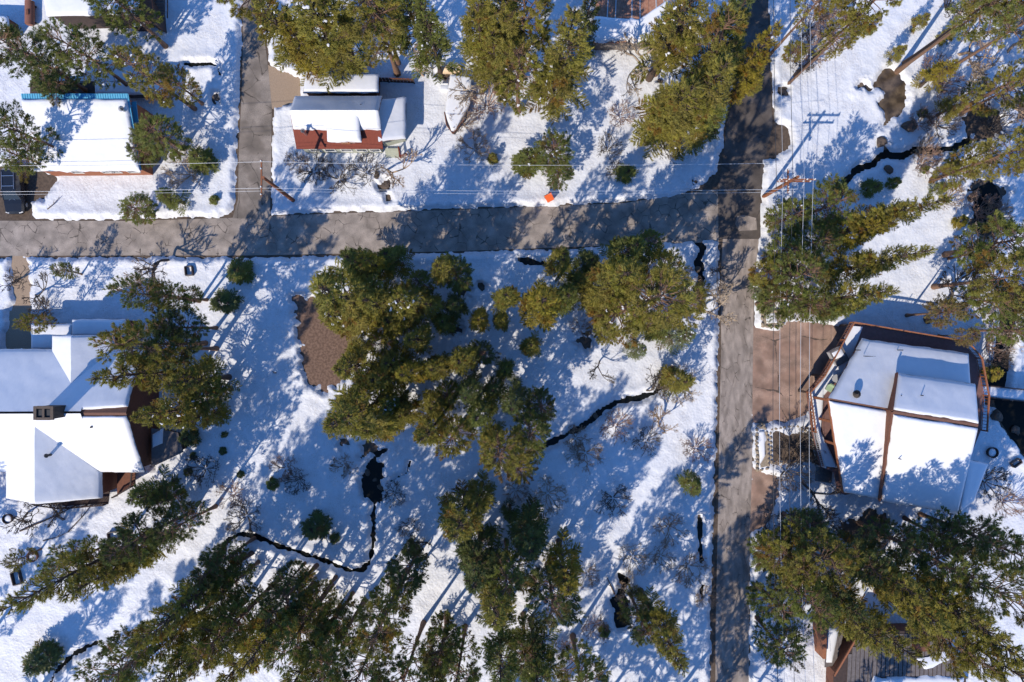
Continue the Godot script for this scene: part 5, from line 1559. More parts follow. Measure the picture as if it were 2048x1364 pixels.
	var edge := [at(1700, 645, y), at(1924, 683, y), at(1952, 716, y), at(1966, 790, y), at(1962, 860, y), at(1930, 940, y), at(1690, 990, y), at(1675, 985, y), at(1669, 945, y), at(1642, 935, y), at(1624, 862, y), at(1613, 784, y), at(1642, 750, y)]
	b = mb(o)
	b.slab(edge, 0.2)
	var deck := build(b, "deck", M.deck, o)
	railing(o, [edge[10], edge[11], edge[12], edge[0], edge[1], edge[2], edge[3], edge[4]], 1.05, M.orange_wood, 0.3)
	for k in [0, 1, 2, 3, 9, 10, 11, 12]:
		b = mb(o)
		var p: Vector3 = edge[k].lerp(m(1760, 810, y), 0.03)
		b.box(Vector3(p.x, 1.2, p.z), Vector3(0.2, 2.4, 0.2))
		build(b, "deck_post", M.dark_wood, o)
	b = mb(o)
	for e in [[[1703, 652], [1725, 654], [1696, 735], [1650, 750]], [[1650, 750], [1696, 735], [1648, 790], [1619, 788]], [[1619, 788], [1648, 790], [1641, 862], [1629, 862]], [[1629, 862], [1641, 862], [1676, 935], [1650, 932]]]:
		var qq := []
		for p in e: qq.append(at(p[0], p[1], y))
		snow_patch(b, qq[0], qq[1], qq[2], qq[3], 0.26, [false, true, false, true], 0.1)
	build(b, "deck_snow", M.roof_snow, deck)
	# front stairs with pale rails
	for k in 8:
		b = mb(o)
		b.obox(at(1634 + k * 4.5, 948 + k * 0.6, 2.2 - k * 0.28 + 0.0), Vector3(0.13, 0, 0.02), Vector3(0, 0.05, 0), Vector3(-0.05, 0, 0.7))
		build(b, "stair_tread", M.grey_wood, o)
	railing(o, [at(1626, 862, y), at(1634, 900, y), at(1643, 932, y)], 1.0, M.galv, 0.2)
	# flue, vents and an aerial
	vent(o, at(1706, 787, 6.9), 0.8, 0.22, M.chimney, true, "stove_pipe")
	for e in [[1714, 700, 5.6], [1798, 700, 5.6], [1838, 790, 7.9], [1795, 790, 7.7], [1794, 916, 7.2]]:
		vent(o, at(e[0], e[1], e[2]), 0.75, 0.045, M.black, false)
	b = mb(o)
	var ap := at(1727, 712, 5.8)
	b.cyl(ap, ap + Vector3(0, 1.5, 0), 0.03, 6)
	b.beam(ap + Vector3(-0.5, 1.4, 0), ap + Vector3(0.5, 1.4, 0), 0.03, 0.03)
	b.beam(ap + Vector3(-0.35, 1.15, 0.02), ap + Vector3(0.35, 1.15, 0.02), 0.03, 0.03)
	build(b, "aerial", M.black, o)
	for f in [0.3, 0.7]:
		var p := wR.lerp(kW + Vector3(1.9, -0.25, 0), f)
		var along := (kW + Vector3(1.9, 0, 0) - wR) * Vector3(1, 0, 1)
		along = along.normalized()
		window(o, Vector3(p.x, 4.2, p.z), along, 1.3, 1.2, Vector3(-along.z, 0, along.x))

func top_left_cabin():
	var o := thing("cabin", "dark brown cabin with snowy roof cut by the top edge", "house", m(240, 60))
	var q := [at(70, -90, 4.4), at(262, -90, 4.4), at(283, 30, 3.9), at(94, 33, 3.9)]
	var b := mb(o)
	b.slab(q, 0.3)
	build(b, "roof", M.dark_wood, o)
	b = mb(o)
	snow_patch(b, q[0], q[1], q[2], q[3], 0.3)
	build(b, "roof_snow", M.roof_snow, o)
	walls(o, inset(q, 0.25, 0.31), 0, M.dark_wood)
	var t := [at(272, -60, 3.6), at(297, -60, 3.6), at(308, 48, 3.4), at(288, 40, 3.4)]
	b = mb(o)
	b.slab(t, 0.2)
	build(b, "stair_landing", M.brown_wood, o)
	walls(o, inset(t, 0.2, 0.21), 0, M.dark_wood, "landing_wall")
	for k in 8:
		b = mb(o)
		b.box(at(318, -8 + k * 6, 3.2 - k * 0.33), Vector3(1.2, 0.07, 0.26))
		build(b, "stair_tread", M.grey_wood, o)
	for x in [303, 335]:
		b = mb(o)
		b.beam(at(x, -30, 4.2), at(x, 36, 1.6), 0.07, 0.1)
		build(b, "handrail", M.dark_wood, o)
	b = mb(o)
	b.slab([at(262, 40, 1.6), at(296, 34, 1.6), at(298, 62, 1.6), at(270, 62, 1.6)], 0.15)
	build(b, "landing", M.dark_wood, o)
	b = mb(o)
	snow_patch(b, at(266, 46, 1.6), at(290, 42, 1.6), at(290, 52, 1.6), at(268, 54, 1.6), 0.16)
	build(b, "landing_snow", M.roof_snow, o)

func striped_shed():
	var o := thing("shed", "shed with rusty ribbed metal roof half cleared of snow", "shed", m(1250, 30))
	var q := [at(1200, -110, 4.4), at(1330, -110, 4.4), at(1340, 85, 3.0), at(1186, 87, 3.0)]
	var b := mb(o)
	b.slab(q, 0.1)
	build(b, "roof", M.rust, o)
	for k in 9:
		var s := (k + 0.5) / 9.0
		b = mb(o)
		b.beam(q[0].lerp(q[1], s) + Vector3(0, 0.035, 0), q[3].lerp(q[2], s) + Vector3(0, 0.035, 0), 0.1, 0.07)
		build(b, "roof_rib", M.galv if k % 3 else M.rust, o)
	b = mb(o)
	snow_patch(b, lerp4(q[0], q[1], q[2], q[3], 0.0, 0.72), lerp4(q[0], q[1], q[2], q[3], 0.6, 0.76), lerp4(q[0], q[1], q[2], q[3], 0.6, 0.99), lerp4(q[0], q[1], q[2], q[3], 0.0, 0.99), 0.26, [true, false, true, true], 0.3)
	snow_patch(b, lerp4(q[0], q[1], q[2], q[3], 0.6, 0.76), lerp4(q[0], q[1], q[2], q[3], 1.0, 0.55), lerp4(q[0], q[1], q[2], q[3], 1.0, 0.99), lerp4(q[0], q[1], q[2], q[3], 0.6, 0.99), 0.26, [true, true, true, false], 0.3)
	build(b, "roof_snow", M.roof_snow, o)
	walls(o, inset(q, 0.3, 0.11), 0, M.grey_wood)

func plank_cabin():
	var o := thing("cabin", "dark cabin with grey plank roof at the bottom right edge", "house", m(1750, 1300))
	var A := at(1668, 1352, 3.4); var B := at(1722, 1262, 3.4); var C := at(1880, 1262, 3.4); var D := at(1932, 1352, 3.4)
	var E2 := at(1932, 1440, 3.4); var F := at(1668, 1440, 3.4)
	var b := mb(o)
	b.slab([A, B, C, D, E2, F], 0.15)
	build(b, "roof", M.dark_wood, o)
	walls(o, inset([A, B, C, D, E2, F], 0.3, 0.16), 0, M.brown_wood)
	# roof planks, one by one, butted with gaps
	for k in 26:
		var u := 1700.0 + k * 8.6
		b = mb(o)
		var top := 1268.0
		if u < 1722: top = 1352 - (u - 1668) / 54.0 * 88.0 + 8
		elif u > 1880: top = 1262 + (u - 1880) / 52.0 * 88.0 + 6
		b.beam(at(u, top, 3.43), at(u - 6, 1438, 3.43), 0.33, 0.05)
		build(b, "roof_plank", M.grey_wood, o)
	b = mb(o)
	b.beam(at(1722, 1260, 3.55), at(1668, 1352, 3.55), 0.16, 0.2)
	build(b, "barge_board", M.orange_wood, o)
	b = mb(o)
	b.slab([at(1655, 1250, 1.6), at(1690, 1255, 1.6), at(1672, 1330, 1.6), at(1650, 1335, 1.6)], 0.15)
	build(b, "side_deck", M.grey_wood, o)
	b = mb(o)
	snow_patch(b, at(1656, 1254, 1.6), at(1678, 1258, 1.6), at(1664, 1325, 1.6), at(1652, 1325, 1.6), 0.15)
	build(b, "side_deck_snow", M.roof_snow, o)
	b = mb(o)
	b.slab([at(1641, 1250, 2.5), at(1655, 1250, 2.5), at(1652, 1318, 2.5), at(1646, 1318, 2.5)], 2.4)
	build(b, "fence_wall", M.orange_wood, o)
	b = mb(o)
	b.box(at(1842, 1290, 3.9), Vector3(1.3, 0.9, 0.9), 0.1)
	build(b, "chimney", M.brown_wood, o)
	b = mb(o)
	snow_patch(b, at(1835, 1318, 3.47), at(1888, 1300, 3.47), at(1905, 1318, 3.47), at(1850, 1338, 3.47), 0.18, [true, true, true, true], 0.3)
	snow_patch(b, at(1750, 1354, 3.47), at(1925, 1354, 3.47), at(1925, 1436, 3.47), at(1700, 1436, 3.47), 0.2, [true, true, true, true], 0.3)
	build(b, "roof_snow", M.roof_snow, o)

func small_shed():
	var o := thing("shed", "small snow-topped shed at the upper left edge", "shed", m(20, 60))
	var q := [at(-60, 30, 2.2), at(16, 32, 2.2), at(22, 62, 2.2), at(-60, 66, 2.2)]
	var b := mb(o)
	b.slab(q, 0.12)
	build(b, "roof", M.dark_wood, o)
	b = mb(o)
	snow_patch(b, q[0], q[1], q[2], q[3], 0.28)
	build(b, "roof_snow", M.roof_snow, o)
	walls(o, inset(q, 0.15, 0.13), 0, M.brown_wood)

# ---------------------------------------------------------------- things in the yards
func utility_pole(base: Vector3, top: Vector3, arms: Array, label: String):
	var o := thing("utility_pole", label, "pole", base)
	var b := mb(o)
	b.tube([base, base.lerp(top, 0.5), top], [0.2, 0.17, 0.13], 10)
	build(b, "pole", M.pole, o)
	for a in arms:
		# [height share, direction angle, half length]
		var p := base.lerp(top, a[0])
		var d := Vector3(cos(a[1]), 0, sin(a[1]))
		var side := Vector3(-d.z, 0, d.x)
		var beam := mb(o)
		beam.beam(p + side * 0.22 - d * a[2], p + side * 0.22 + d * a[2], 0.12, 0.14)
		build(beam, "crossarm", M.pole, o)
		for f in [-0.92, -0.5, 0.5, 0.92]:
			var ins := mb(o)
			var q: Vector3 = p + side * 0.22 + d * a[2] * f + Vector3(0, 0.07, 0)
			ins.cyl(q, q + Vector3(0, 0.08, 0), 0.03, 8)
			ins.cyl(q + Vector3(0, 0.08, 0), q + Vector3(0, 0.22, 0), 0.075, 8, 0.05)
			build(ins, "insulator", M.white, o)
	return o

func wire(a: Vector3, b: Vector3, sag: float, r: float, material: Material, label: String):
	var mid := (a + b) * 0.5
	var w := mb()
	var pts := []
	var rad := []
	for i in 25:
		var t := i / 24.0
		pts.append(a.lerp(b, t) - Vector3(0, sag * 4.0 * t * (1.0 - t), 0) - mid)
		rad.append(r)
	w.tube(pts, rad, 5)
	var o := build(w, "power_line", material)
	o.position = mid
	tag(o, label, "wire", "overhead wires")

func parked_car():
	var p := m(38, 383, 0.03)
	var o := thing("parked_car", "black station wagon with roof rails parked beside the blue-roofed cabin", "car", p)
	o.rotation.y = 0.02
	var b := mb()
	# body cross-sections from nose (south, +z) to tail: [z, half width, sill, belt height]
	var secs := [[2.35, 0.62, 0.35, 0.72], [2.15, 0.86, 0.28, 0.92], [1.4, 0.95, 0.26, 1.02], [0.7, 0.97, 0.25, 1.06], [-1.2, 0.97, 0.25, 1.1], [-2.0, 0.93, 0.28, 1.1], [-2.3, 0.8, 0.38, 1.0]]
	for i in secs.size() - 1:
		var s: Array = secs[i]; var t: Array = secs[i + 1]
		var rs := []
		for e in [s, t]:
			rs.append([Vector3(-e[1] * 0.9, e[2], e[0]), Vector3(-e[1], (e[2] + e[3]) * 0.5, e[0]), Vector3(-e[1] * 0.9, e[3], e[0]), Vector3(0, e[3] + 0.05, e[0]), Vector3(e[1] * 0.9, e[3], e[0]), Vector3(e[1], (e[2] + e[3]) * 0.5, e[0]), Vector3(e[1] * 0.9, e[2], e[0])])
		for k in 6:
			b.quad(rs[0][k], rs[0][k + 1], rs[1][k + 1], rs[1][k])
		if i == 0: 
			for k in range(1, 6): b.tri(rs[0][0], rs[0][k], rs[0][k + 1])
		if i == secs.size() - 2:
			for k in range(1, 6): b.tri(rs[1][0], rs[1][k + 1], rs[1][k])
	build(b, "body", M.car, o)
	b = mb()
	var g0 := [Vector3(-0.86, 1.1, 1.0), Vector3(0.86, 1.1, 1.0), Vector3(0.86, 1.13, -2.1), Vector3(-0.86, 1.13, -2.1)]
	var g1 := [Vector3(-0.68, 1.66, 0.25), Vector3(0.68, 1.66, 0.25), Vector3(0.68, 1.68, -1.75), Vector3(-0.68, 1.68, -1.75)]
	for k in 4: b.quad(g0[k], g0[(k + 1) % 4], g1[(k + 1) % 4], g1[k])
	build(b, "windows", M.glass, o)
	b = mb()
	b.slab([g1[0] + Vector3(-0.03, 0.05, 0.03), g1[1] + Vector3(0.03, 0.05, 0.03), g1[2] + Vector3(0.03, 0.05, -0.05), g1[3] + Vector3(-0.03, 0.05, -0.05)], 0.06)
	for s in [-1, 1]:
		b.beam(Vector3(0.66 * s, 1.68, 0.28), Vector3(0.87 * s, 1.08, 1.05), 0.07, 0.05)
	build(b, "roof", M.car, o)
	for s in [-1, 1]:
		b = mb()
		b.cyl(Vector3(0.58 * s, 1.78, 0.1), Vector3(0.58 * s, 1.78, -1.6), 0.025, 6)
		build(b, "roof_rail", M.metal, o)
		for z in [1.45, -1.45]:
			b = mb()
			b.cyl(Vector3(0.76 * s, 0.34, z), Vector3(0.99 * s, 0.34, z), 0.34, 16)
			var wh := build(b, "wheel", M.tyre, o)
			b = mb()
			b.cyl(Vector3(0.985 * s, 0.34, z), Vector3(1.0 * s, 0.34, z), 0.2, 12)
			build(b, "rim", M.metal, wh)
		b = mb()
		b.box(Vector3(0.66 * s, 0.78, 2.22), Vector3(0.34, 0.12, 0.12), 0.3 * s)
		build(b, "headlight", M.white, o)
		b = mb()
		b.box(Vector3(1.02 * s, 1.12, 0.72), Vector3(0.18, 0.12, 0.1))
		build(b, "mirror", M.car, o)
	for k in 2:
		b = mb()
		b.beam(Vector3(-0.6, 1.8, -0.2 - k * 1.0), Vector3(0.6, 1.8, -0.2 - k * 1.0), 0.05, 0.03)
		build(b, "rack_bar", M.metal, o)
	for s in [-1, 1]:
		b = mb()
		b.beam(Vector3(0.3 * s, 1.09, 1.06), Vector3(0.05 * s, 1.14, 0.9), 0.02, 0.02)
		build(b, "wiper", M.metal, o)

func propane_tank():
	var c := at(901, 137, 0.9)
	var o := thing("propane_tank", "cream propane tank standing in the snow above the yard", "tank", Vector3(c.x, 0.2, c.z))
	var b := mb()
	var pts := []
	var rad := []
	for i in 13:
		var t := i / 12.0
		pts.append(Vector3(lerpf(-1.05, 1.05, t), 0.75, 0))
		var e := maxf(0.0, absf(t - 0.5) - 0.33) / 0.17
		rad.append(0.55 * sqrt(maxf(0.02, 1.0 - e * e)))
	b.tube(pts, rad, 18)
	build(b, "shell", M.tank, o)
	b = mb()
	b.cyl(Vector3(0, 1.25, 0), Vector3(0, 1.45, 0), 0.16, 12, 0.13)
	build(b, "dome_cover", M.tank, o)
	for s in [-1, 1]:
		b = mb()
		b.box(Vector3(0.6 * s, 0.15, 0), Vector3(0.14, 0.35, 0.7))
		build(b, "foot", M.galv, o)
	b = mb()
	snow_patch(b, Vector3(-0.7, 1.16, -0.25), Vector3(0.3, 1.16, -0.28), Vector3(0.2, 1.18, -0.08), Vector3(-0.6, 1.18, -0.1), 0.07)
	build(b, "snow_cap", M.roof_snow, o)

func rusty_tank():
	var c := at(60, 26, 0.9)
	var o := thing("oil_tank", "rusty brown cylindrical tank lying near the upper left corner", "tank", Vector3(c.x, 0.2, c.z))
	var b := mb()
	b.tube([Vector3(0, 0.75, -1.2), Vector3(0, 0.75, -1.12), Vector3(0, 0.75, 1.12), Vector3(0, 0.75, 1.2)], [0.3, 0.44, 0.44, 0.3], 16)
	build(b, "shell", M.rusty_tank, o)
	b = mb()
	b.box(Vector3(0.05, 1.2, 0.1), Vector3(0.2, 0.12, 0.5))
	build(b, "hatch", M.brown_wood, o)
	for s in [-1, 1]:
		b = mb()
		b.box(Vector3(0, 0.18, 0.8 * s), Vector3(0.7, 0.36, 0.1))
		build(b, "cradle", M.dark_wood, o)

func orange_bin():
	var c := at(1098, 398, 0.5)
	var o := thing("orange_bin", "small bright orange bin on the snow beside the road", "bin", Vector3(c.x, ground_y(c.x, c.z) - 0.05, c.z))
	o.rotation.y = 0.5
	var b := mb()
	var top := [Vector3(-0.36, 0.8, -0.34), Vector3(0.36, 0.8, -0.34), Vector3(0.36, 0.8, 0.34), Vector3(-0.36, 0.8, 0.34)]
	var low := [Vector3(-0.28, 0, -0.26), Vector3(0.28, 0, -0.26), Vector3(0.28, 0, 0.26), Vector3(-0.28, 0, 0.26)]
	b.prism(top, low)
	build(b, "body", M.orange, o)
	b = mb()
	b.slab([Vector3(-0.39, 0.88, -0.37), Vector3(0.39, 0.88, -0.37), Vector3(0.36, 0.83, 0.37), Vector3(-0.36, 0.83, 0.37)], 0.05)
	build(b, "lid", M.orange, o)
	b = mb()
	b.cyl(Vector3(-0.36, 0.86, -0.4), Vector3(0.36, 0.86, -0.4), 0.025, 6)
	build(b, "handle", M.black, o)
	for s in [-1, 1]:
		b = mb()
		b.cyl(Vector3(0.26 * s, 0.1, -0.3), Vector3(0.32 * s, 0.1, -0.3), 0.1, 10)
		build(b, "wheel", M.tyre, o)

func snowy_boat():
	var o := thing("boat", "snow-covered pointed boat lying in the yard below the propane tank", "boat", m(920, 215))
	var rim := [at(900, 150, 1.3), at(944, 152, 1.3), at(941, 205, 1.3), at(928, 240, 1.3), at(906, 268, 1.25), at(893, 250, 1.3), at(889, 225, 1.3)]
	var keel := []
	for p in rim: keel.append(Vector3(lerpf(p.x, m(917, 0).x, 0.35), 0.15, lerpf(p.z, m(0, 205).z, 0.06)))
	var b := mb(o)
	b.prism(rim, keel)
	build(b, "hull", M.grey_wood, o)
	b = mb(o)
	snow_patch(b, rim[0], rim[1], rim[2], rim[6], 0.22, [true, true, false, true], 0.05)
	snow_patch(b, rim[6], rim[2], rim[3].lerp(rim[4], 0.75), rim[4].lerp(rim[5], 0.25), 0.22, [false, true, true, true], 0.05)
	build(b, "snow_cover", M.roof_snow, o)
	b = mb(o)
	b.beam(rim[6] + Vector3(0, 0.08, 0), rim[5] + Vector3(0, 0.08, 0), 0.09, 0.12)
	b.beam(rim[5] + Vector3(0, 0.08, 0), rim[4] + Vector3(0, 0.08, 0), 0.09, 0.12)
	b.beam(rim[4] + Vector3(0, 0.08, 0), rim[3] + Vector3(0, 0.08, 0), 0.09, 0.12)
	build(b, "gunwale", M.brown_wood, o)
	b = mb(o)
	b.box(at(888, 176, 0.7), Vector3(0.85, 1.2, 0.55))
	var bx := build(b, "side_box", M.white, o)
	b = mb(o)
	snow_patch(b, at(880, 171, 1.3), at(897, 171, 1.3), at(897, 182, 1.3), at(880, 182, 1.3), 0.12)
	build(b, "side_box_snow", M.roof_snow, bx)

func board_fence():
	var a := m(628, 160); var z := m(830, 168)
	var o := thing("board_fence", "brown board fence behind the red-roofed cabin", "fence", (a + z) * 0.5)
	var d := (z - a).normalized()
	var L := (z - a).length()
	var n := int(L / 0.34)
	var proto := mb()
	proto.box(Vector3.ZERO, Vector3(0.3, 1.5, 0.03))
	var me := proto.mesh()
	for k in n:
		var bd := piece(o, "board", me, M.brown_wood)
		bd.position = a + d * (k + 0.5) * L / n + Vector3(0, 0.85, 0) - o.position
		bd.rotation.y = -atan2(d.z, d.x)
	for k in 5:
		var ps := mb(o)
		ps.box(a + d * L * k / 4.0 + Vector3(0, 0.85, 0.08), Vector3(0.1, 1.8, 0.1))
		build(ps, "post", M.dark_wood, o)
	for y in [0.5, 1.3]:
		var r := mb(o)
		r.beam(a + Vector3(0, y, 0.05), z + Vector3(0, y, 0.05), 0.05, 0.09)
		build(r, "rail", M.dark_wood, o)

func stone_planter(points: Array, h: float, label: String, soil: bool):
	var c := Vector3.ZERO
	var P := []
	for p in points:
		P.append(m(p[0], p[1], h)); c += m(p[0], p[1], 0)
	c /= P.size()
	var o := thing("stone_planter", label, "planter", c)
	rng.seed = points[0][0]
	# field stones laid one by one around the rim
	var variants := []
	for k in 4:
		var s := mb()
		s.sphere(Vector3.ZERO, Vector3(0.24, 0.2, 0.17), 6, 4)
		for i in s.v.size():
			s.v[i] = s.v[i] * (1.0 + 0.25 * lumps.get_noise_3d(s.v[i].x * 200 + k * 50, s.v[i].y * 200, s.v[i].z * 200))
		variants.append(s.mesh())
	for i in P.size():
		var a: Vector3 = P[i]; var b: Vector3 = P[(i + 1) % P.size()]
		var L := (b - a).length()
		var n := maxi(1, int(L / 0.42))
		for k in n:
			for row in int(ceilf(h / 0.34)):
				var st := piece(o, "stone", variants[rng.randi() % 4], M.stone)
				st.position = a.lerp(b, (k + 0.5 * (row % 2) + 0.25) / n) - c
				st.position.y = h - 0.14 - row * 0.32
				st.rotation.y = -atan2(b.z - a.z, b.x - a.x) + rng.randf_range(-0.2, 0.2)
	var fill := mb(o)
	var low := []
	var top := []
	for p in P:
		top.append(Vector3(lerpf(p.x, c.x, 0.1), h - 0.08, lerpf(p.z, c.z, 0.1)))
		low.append(Vector3(lerpf(p.x, c.x, 0.1), 0.0, lerpf(p.z, c.z, 0.1)))
	fill.prism(top, low)
	build(fill, "fill", M.soil if soil else M.stone, o)
	if not soil:
		var sn := mb(o)
		snow_patch(sn, top[0].lerp(c + Vector3(0, h, 0), 0.12), top[1].lerp(top[2], 0.2).lerp(c + Vector3(0, h, 0), 0.1), top[P.size() - 2].lerp(c + Vector3(0, h, 0), 0.5), top[P.size() - 1].lerp(c + Vector3(0, h, 0), 0.15), 0.14, [true, true, true, true], 0.4)
		build(sn, "planter_snow", M.roof_snow, o)
	return o

func footbridge():
	var o := thing("footbridge", "snow-covered footbridge running off the right edge", "bridge", m(1995, 765))
	var q := [at(1957, 770, 1.8), at(2110, 785, 1.8), at(2110, 810, 1.8), at(1962, 793, 1.8)]
	var b := mb(o)
	b.slab(q, 0.25)
	build(b, "bridge_deck", M.grey_wood, o)
	b = mb(o)
	snow_patch(b, q[0], q[1], q[2], q[3], 0.2, [true, false, true, false], 0.05)
	build(b, "bridge_snow", M.roof_snow, o)
	for e in [[0, 1], [3, 2]]:
		b = mb(o)
		b.beam(q[e[0]] + Vector3(0, 0.2, 0), q[e[1]] + Vector3(0, 0.2, 0), 0.1, 0.3)
		build(b, "kerb_beam", M.dark_wood, o)
	for f in [0.05, 0.45, 0.9]:
		b = mb(o)
		var p: Vector3 = q[0].lerp(q[1], f).lerp(q[3].lerp(q[2], f), 0.5)
		b.box(Vector3(p.x, 0.75, p.z), Vector3(0.3, 1.5, 1.0))
		build(b, "pier", M.dark_wood, o)

func yard_things():
	# on the deck of the big house
	var c := at(1667, 757, 2.8)
	var o := thing("round_table", "dark round table on the bare deck strip", "table", c)
	var b := mb()
	b.cyl(Vector3(0, 0.68, 0), Vector3(0, 0.73, 0), 0.42, 18)
	build(b, "table_top", M.galv, o)
	b = mb()
	b.cyl(Vector3(0, 0.02, 0), Vector3(0, 0.68, 0), 0.05, 8)
	b.cyl(Vector3(0, 0, 0), Vector3(0, 0.04, 0), 0.25, 12)
	build(b, "pedestal", M.black, o)
	c = at(1655, 776, 2.8)
	o = thing("deck_chair", "pale green cushioned chair beside the round deck table", "chair", c)
	o.rotation.y = -0.5
	b = mb()
	b.box(Vector3(0, 0.42, 0), Vector3(0.62, 0.14, 0.55))
	build(b, "seat", M.green_plastic, o)
	b = mb()
	b.obox(Vector3(0, 0.72, -0.3), Vector3(0.31, 0, 0), Vector3(0, 0.3, -0.06), Vector3(0, 0.012, 0.05))
	build(b, "backrest", M.green_plastic, o)
	for x in [-0.27, 0.27]:
		for z in [-0.24, 0.24]:
			b = mb()
			b.box(Vector3(x, 0.18, z), Vector3(0.05, 0.36, 0.05))
			build(b, "leg", M.galv, o)
	c = at(1672, 712, 2.8)
	o = thing("hot_tub", "grey square hot tub with snow on the deck corner", "hot tub", c)
	o.rotation.y = 0.5
	b = mb()
	b.box(Vector3(0, 0.4, 0), Vector3(1.3, 0.8, 1.5))
	build(b, "shell", M.galv, o)
	b = mb()
	b.box(Vector3(0, 0.84, 0), Vector3(1.34, 0.08, 1.54))
	build(b, "cover", M.grey_wood, o)
	b = mb()
	snow_patch(b, Vector3(-0.55, 0.88, -0.65), Vector3(0.5, 0.88, -0.65), Vector3(0.5, 0.88, 0.2), Vector3(-0.55, 0.88, 0.1), 0.12)
	build(b, "snow_cap", M.roof_snow, o)
	# open timber box frames and tubs in the lower left yard
	for e in [[17, 1037, 0.5, "round snow-filled planter tub below the chimney house"], [65, 1113, 0.55, "brown round tub with snow near the lower left trees"], [1985, 905, 0.55, "dark round tub of snow east of the decked house"]]:
		var p := at(e[0], e[1], 0.6)
		p.y = ground_y(p.x, p.z) - 0.05
		o = thing("planter_tub", e[3], "tub", p, "round tubs in the yards")
		b = mb()
		for k in 16:
			var a0 := TAU * k / 16.0
			var a1 := TAU * (k + 1) / 16.0
			var r: float = e[2]
			var i0 := Vector3(cos(a0), 0, sin(a0)); var i1 := Vector3(cos(a1), 0, sin(a1))
			b.quad(i0 * r * 0.85, i1 * r * 0.85, i1 * r + Vector3(0, 0.5, 0), i0 * r + Vector3(0, 0.5, 0))
			b.quad(i0 * r + Vector3(0, 0.5, 0), i1 * r + Vector3(0, 0.5, 0), i1 * r * 0.85 + Vector3(0, 0.5, 0), i0 * r * 0.85 + Vector3(0, 0.5, 0))
			b.quad(i0 * r * 0.85 + Vector3(0, 0.5, 0), i1 * r * 0.85 + Vector3(0, 0.5, 0), i1 * r * 0.8 + Vector3(0, 0.2, 0), i0 * r * 0.8 + Vector3(0, 0.2, 0))
		build(b, "tub", M.dark_wood if e[0] != 65 else M.brown_wood, o)
		b = mb()
		b.sphere(Vector3(0, 0.22, 0), Vector3(e[2] * 0.82, 0.2, e[2] * 0.82), 12, 6)
		build(b, "snow_fill", M.roof_snow, o)
	for e in [[232, 1070, 1.3, 0.75, 0.15, "low timber bench frame in the snow by the leaning conifers"], [35, 1155, 0.8, 1.3, 0.25, "narrow timber frame in the snow at the left edge"], [380, 542, 0.7, 0.9, 0.1, "small open timber box below the main road"], [2030, 925, 0.9, 0.5, 0.6, "small dark frame in the snow by the eastern stream"]]:
		var p := at(e[0], e[1], 0.4)
		p.y = ground_y(p.x, p.z)
		o = thing("timber_frame", e[5], "frame", p, "low timber frames in the yards")
		o.rotation.y = e[4]
		for s in [-1, 1]:
			b = mb()
			b.box(Vector3(0, 0.2, e[3] * 0.5 * s), Vector3(e[2], 0.5, 0.09))
			build(b, "long_board", M.grey_wood, o)
			b = mb()
			b.box(Vector3(e[2] * 0.5 * s, 0.2, 0), Vector3(0.09, 0.5, e[3] - 0.1))
			build(b, "end_board", M.dark_wood, o)
	# a fallen branch and timbers across the snow below the chimney house
	for e in [[[45, 1060], [175, 1000], 0.09, "long fallen branch lying below the chimney house deck"], [[140, 1062], [195, 1000], 0.06, "thin dark pole leaning toward the chimney house corner"], [[90, 1080], [150, 1058], 0.05, "thin bent branch on the snow below the chimney house"], [[100, 420], [126, 396], 0.05, "thin bent pole stuck in snow beside the car"], [[555, 745], [548, 742], 0.06, "short dark stick in the snow near the bare earth"], [[1228, 1185], [1212, 1150], 0.08, "fallen log beside the lower dark pool"]]:
		var p := m(e[0][0], e[0][1]); var q := m(e[1][0], e[1][1])
		p.y = ground_y(p.x, p.z) + 0.06; q.y = ground_y(q.x, q.z) + 0.2
		var mid := (p + q) * 0.5 + Vector3(0, 0.08, 0)
		b = mb()
		b.tube([p - mid, Vector3(0.06, 0, 0.1), q - mid], [e[2], e[2] * 0.8, e[2] * 0.4], 6)
		b.tube([Vector3(0.06, 0, 0.1), Vector3(0.06, 0.15, 0.1) + (q - p).rotated(Vector3.UP, 0.5) * 0.25], [e[2] * 0.6, e[2] * 0.2], 5)
		var fb := build(b, "fallen_branch", M.dark_bark)
		fb.position = mid
		tag(fb, e[3], "branch", "branches and poles on the snow")

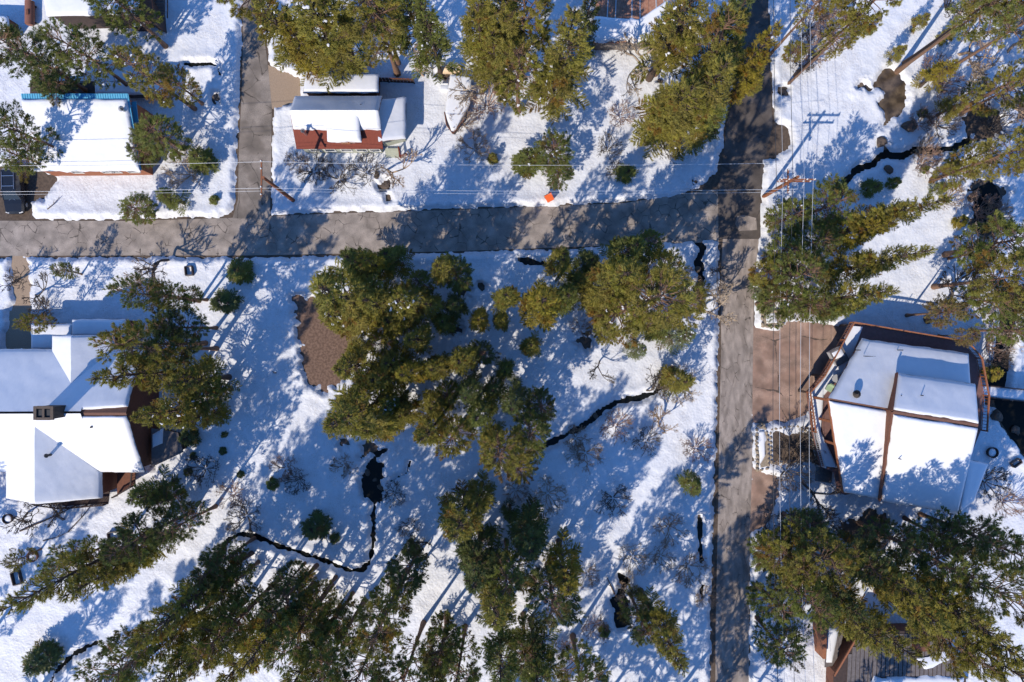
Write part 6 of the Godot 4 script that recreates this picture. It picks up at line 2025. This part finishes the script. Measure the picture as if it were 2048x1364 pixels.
func _ready():
	# camera
	var cam := Camera3D.new()
	cam.name = "camera"
	add_child(cam)
	cam.position = Vector3(0, ALT, 0)
	cam.rotation_degrees = Vector3(-90, 0, 0)
	cam.fov = rad_to_deg(2.0 * atan(682.0 * S / ALT))
	cam.near = 0.5
	cam.far = 3000.0
	cam.current = true
	# sky, exposure
	var sky_mat := ProceduralSkyMaterial.new()
	sky_mat.sky_top_color = Color(0.27, 0.47, 0.75)
	sky_mat.sky_horizon_color = Color(0.66, 0.76, 0.90)
	sky_mat.sky_curve = 0.12
	sky_mat.ground_bottom_color = Color(0.6, 0.65, 0.72)
	sky_mat.ground_horizon_color = Color(0.6, 0.68, 0.8)
	var sky := Sky.new()
	sky.sky_material = sky_mat
	var env := Environment.new()
	env.background_mode = Environment.BG_SKY
	env.sky = sky
	env.background_energy_multiplier = 1.15
	env.tonemap_mode = Environment.TONE_MAPPER_LINEAR
	env.tonemap_exposure = 1.34
	env.sdfgi_enabled = true
	env.ssao_enabled = true
	env.ssil_enabled = true
	var we := WorldEnvironment.new()
	we.name = "world_environment"
	we.environment = env
	add_child(we)
	# winter sun from the south-west, 41 degrees up
	var sun := DirectionalLight3D.new()
	sun.name = "sun"
	add_child(sun)
	var e := deg_to_rad(41.6)
	sun.look_at_from_position(Vector3.ZERO, Vector3(0.575 * cos(e), -sin(e), -0.818 * cos(e)), Vector3.UP)
	sun.light_energy = 1.25
	sun.light_color = Color(1.0, 0.955, 0.89)
	sun.light_angular_distance = 0.5
	sun.shadow_enabled = true

	lumps.seed = 11; lumps.frequency = 0.01; lumps.fractal_octaves = 3
	fine.seed = 12; fine.frequency = 0.01; fine.fractal_octaves = 3
	make_materials()
	make_ground()
	blue_cabin()
	red_cabin()
	chimney_house()
	decked_house()
	top_left_cabin()
	striped_shed()
	plank_cabin()
	small_shed()
	footbridge()
	board_fence()
	stone_planter([[1520, 628], [1545, 622], [1568, 630], [1560, 655], [1522, 652]], 0.7, "stone planter island at the north side of the driveway", false)
	stone_planter([[1511, 852], [1524, 846], [1532, 870], [1534, 935], [1512, 940]], 0.6, "long stone planter between the lane and the driveway", false)
	stone_planter([[1538, 858], [1590, 850], [1620, 868], [1632, 920], [1540, 925]], 0.5, "brown earth bed with stone edge below the deck", true)
	make_trees()
	make_shrubs()
	make_rocks()
	# power lines
	utility_pole(m(1527, 393, 0.0), m(1529, 392, 9.4), [[0.985, 0.0, 1.6], [0.90, 0.0, 1.5], [0.80, 1.57, 1.1]], "leaning-looking brown power pole with crossarms beside the right lane")
	utility_pole(m(588, 402, 0.0), m(586, 394, 9.6), [[0.975, 1.57, 1.6]], "brown power pole with one crossarm at the left junction")
	for k in [[1496, 8.6, "dark overhead cable nearest the right lane", "wire_dark", 0.026], [1506, 8.9, "pale wire, second of the wires running along the right lane", "wire_light", 0.015], [1523, 9.0, "dark overhead cable passing over the pole top", "wire_dark", 0.024], [1540, 9.4, "pale wire, fourth of the wires running along the right lane", "wire_light", 0.016], [1556, 9.4, "easternmost pale wire running along the right lane", "wire_light", 0.016]]:
		var p0 := m(k[0], 393, k[1])
		wire(p0, m(k[0] + 8, 1430, k[1]), 1.5, k[4], M[k[3]], k[2] + ", southern span")
		wire(p0, m(k[0] + 8, -560, k[1]), 1.3, k[4], M[k[3]], k[2] + ", northern span")
	for k in [[366, 9.5, "upper pale wire running across to the left power pole", 0.015], [412, 9.4, "lower pale wire running across to the left power pole", 0.015], [416, 9.1, "lowest thin wire running across to the left power pole", 0.011]]:
		var a := m(588, k[0], k[1])
		wire(m(1529, k[0] + 1, k[1] - 0.2), a, 1.2, k[3], M.wire_light, k[2] + " from the east")
		wire(a, m(-420, k[0] + 4, k[1]), 1.2, k[3], M.wire_light, k[2] + " from the west")
	propane_tank()
	rusty_tank()
	snowy_boat()
	orange_bin()
	parked_car()
	yard_things()
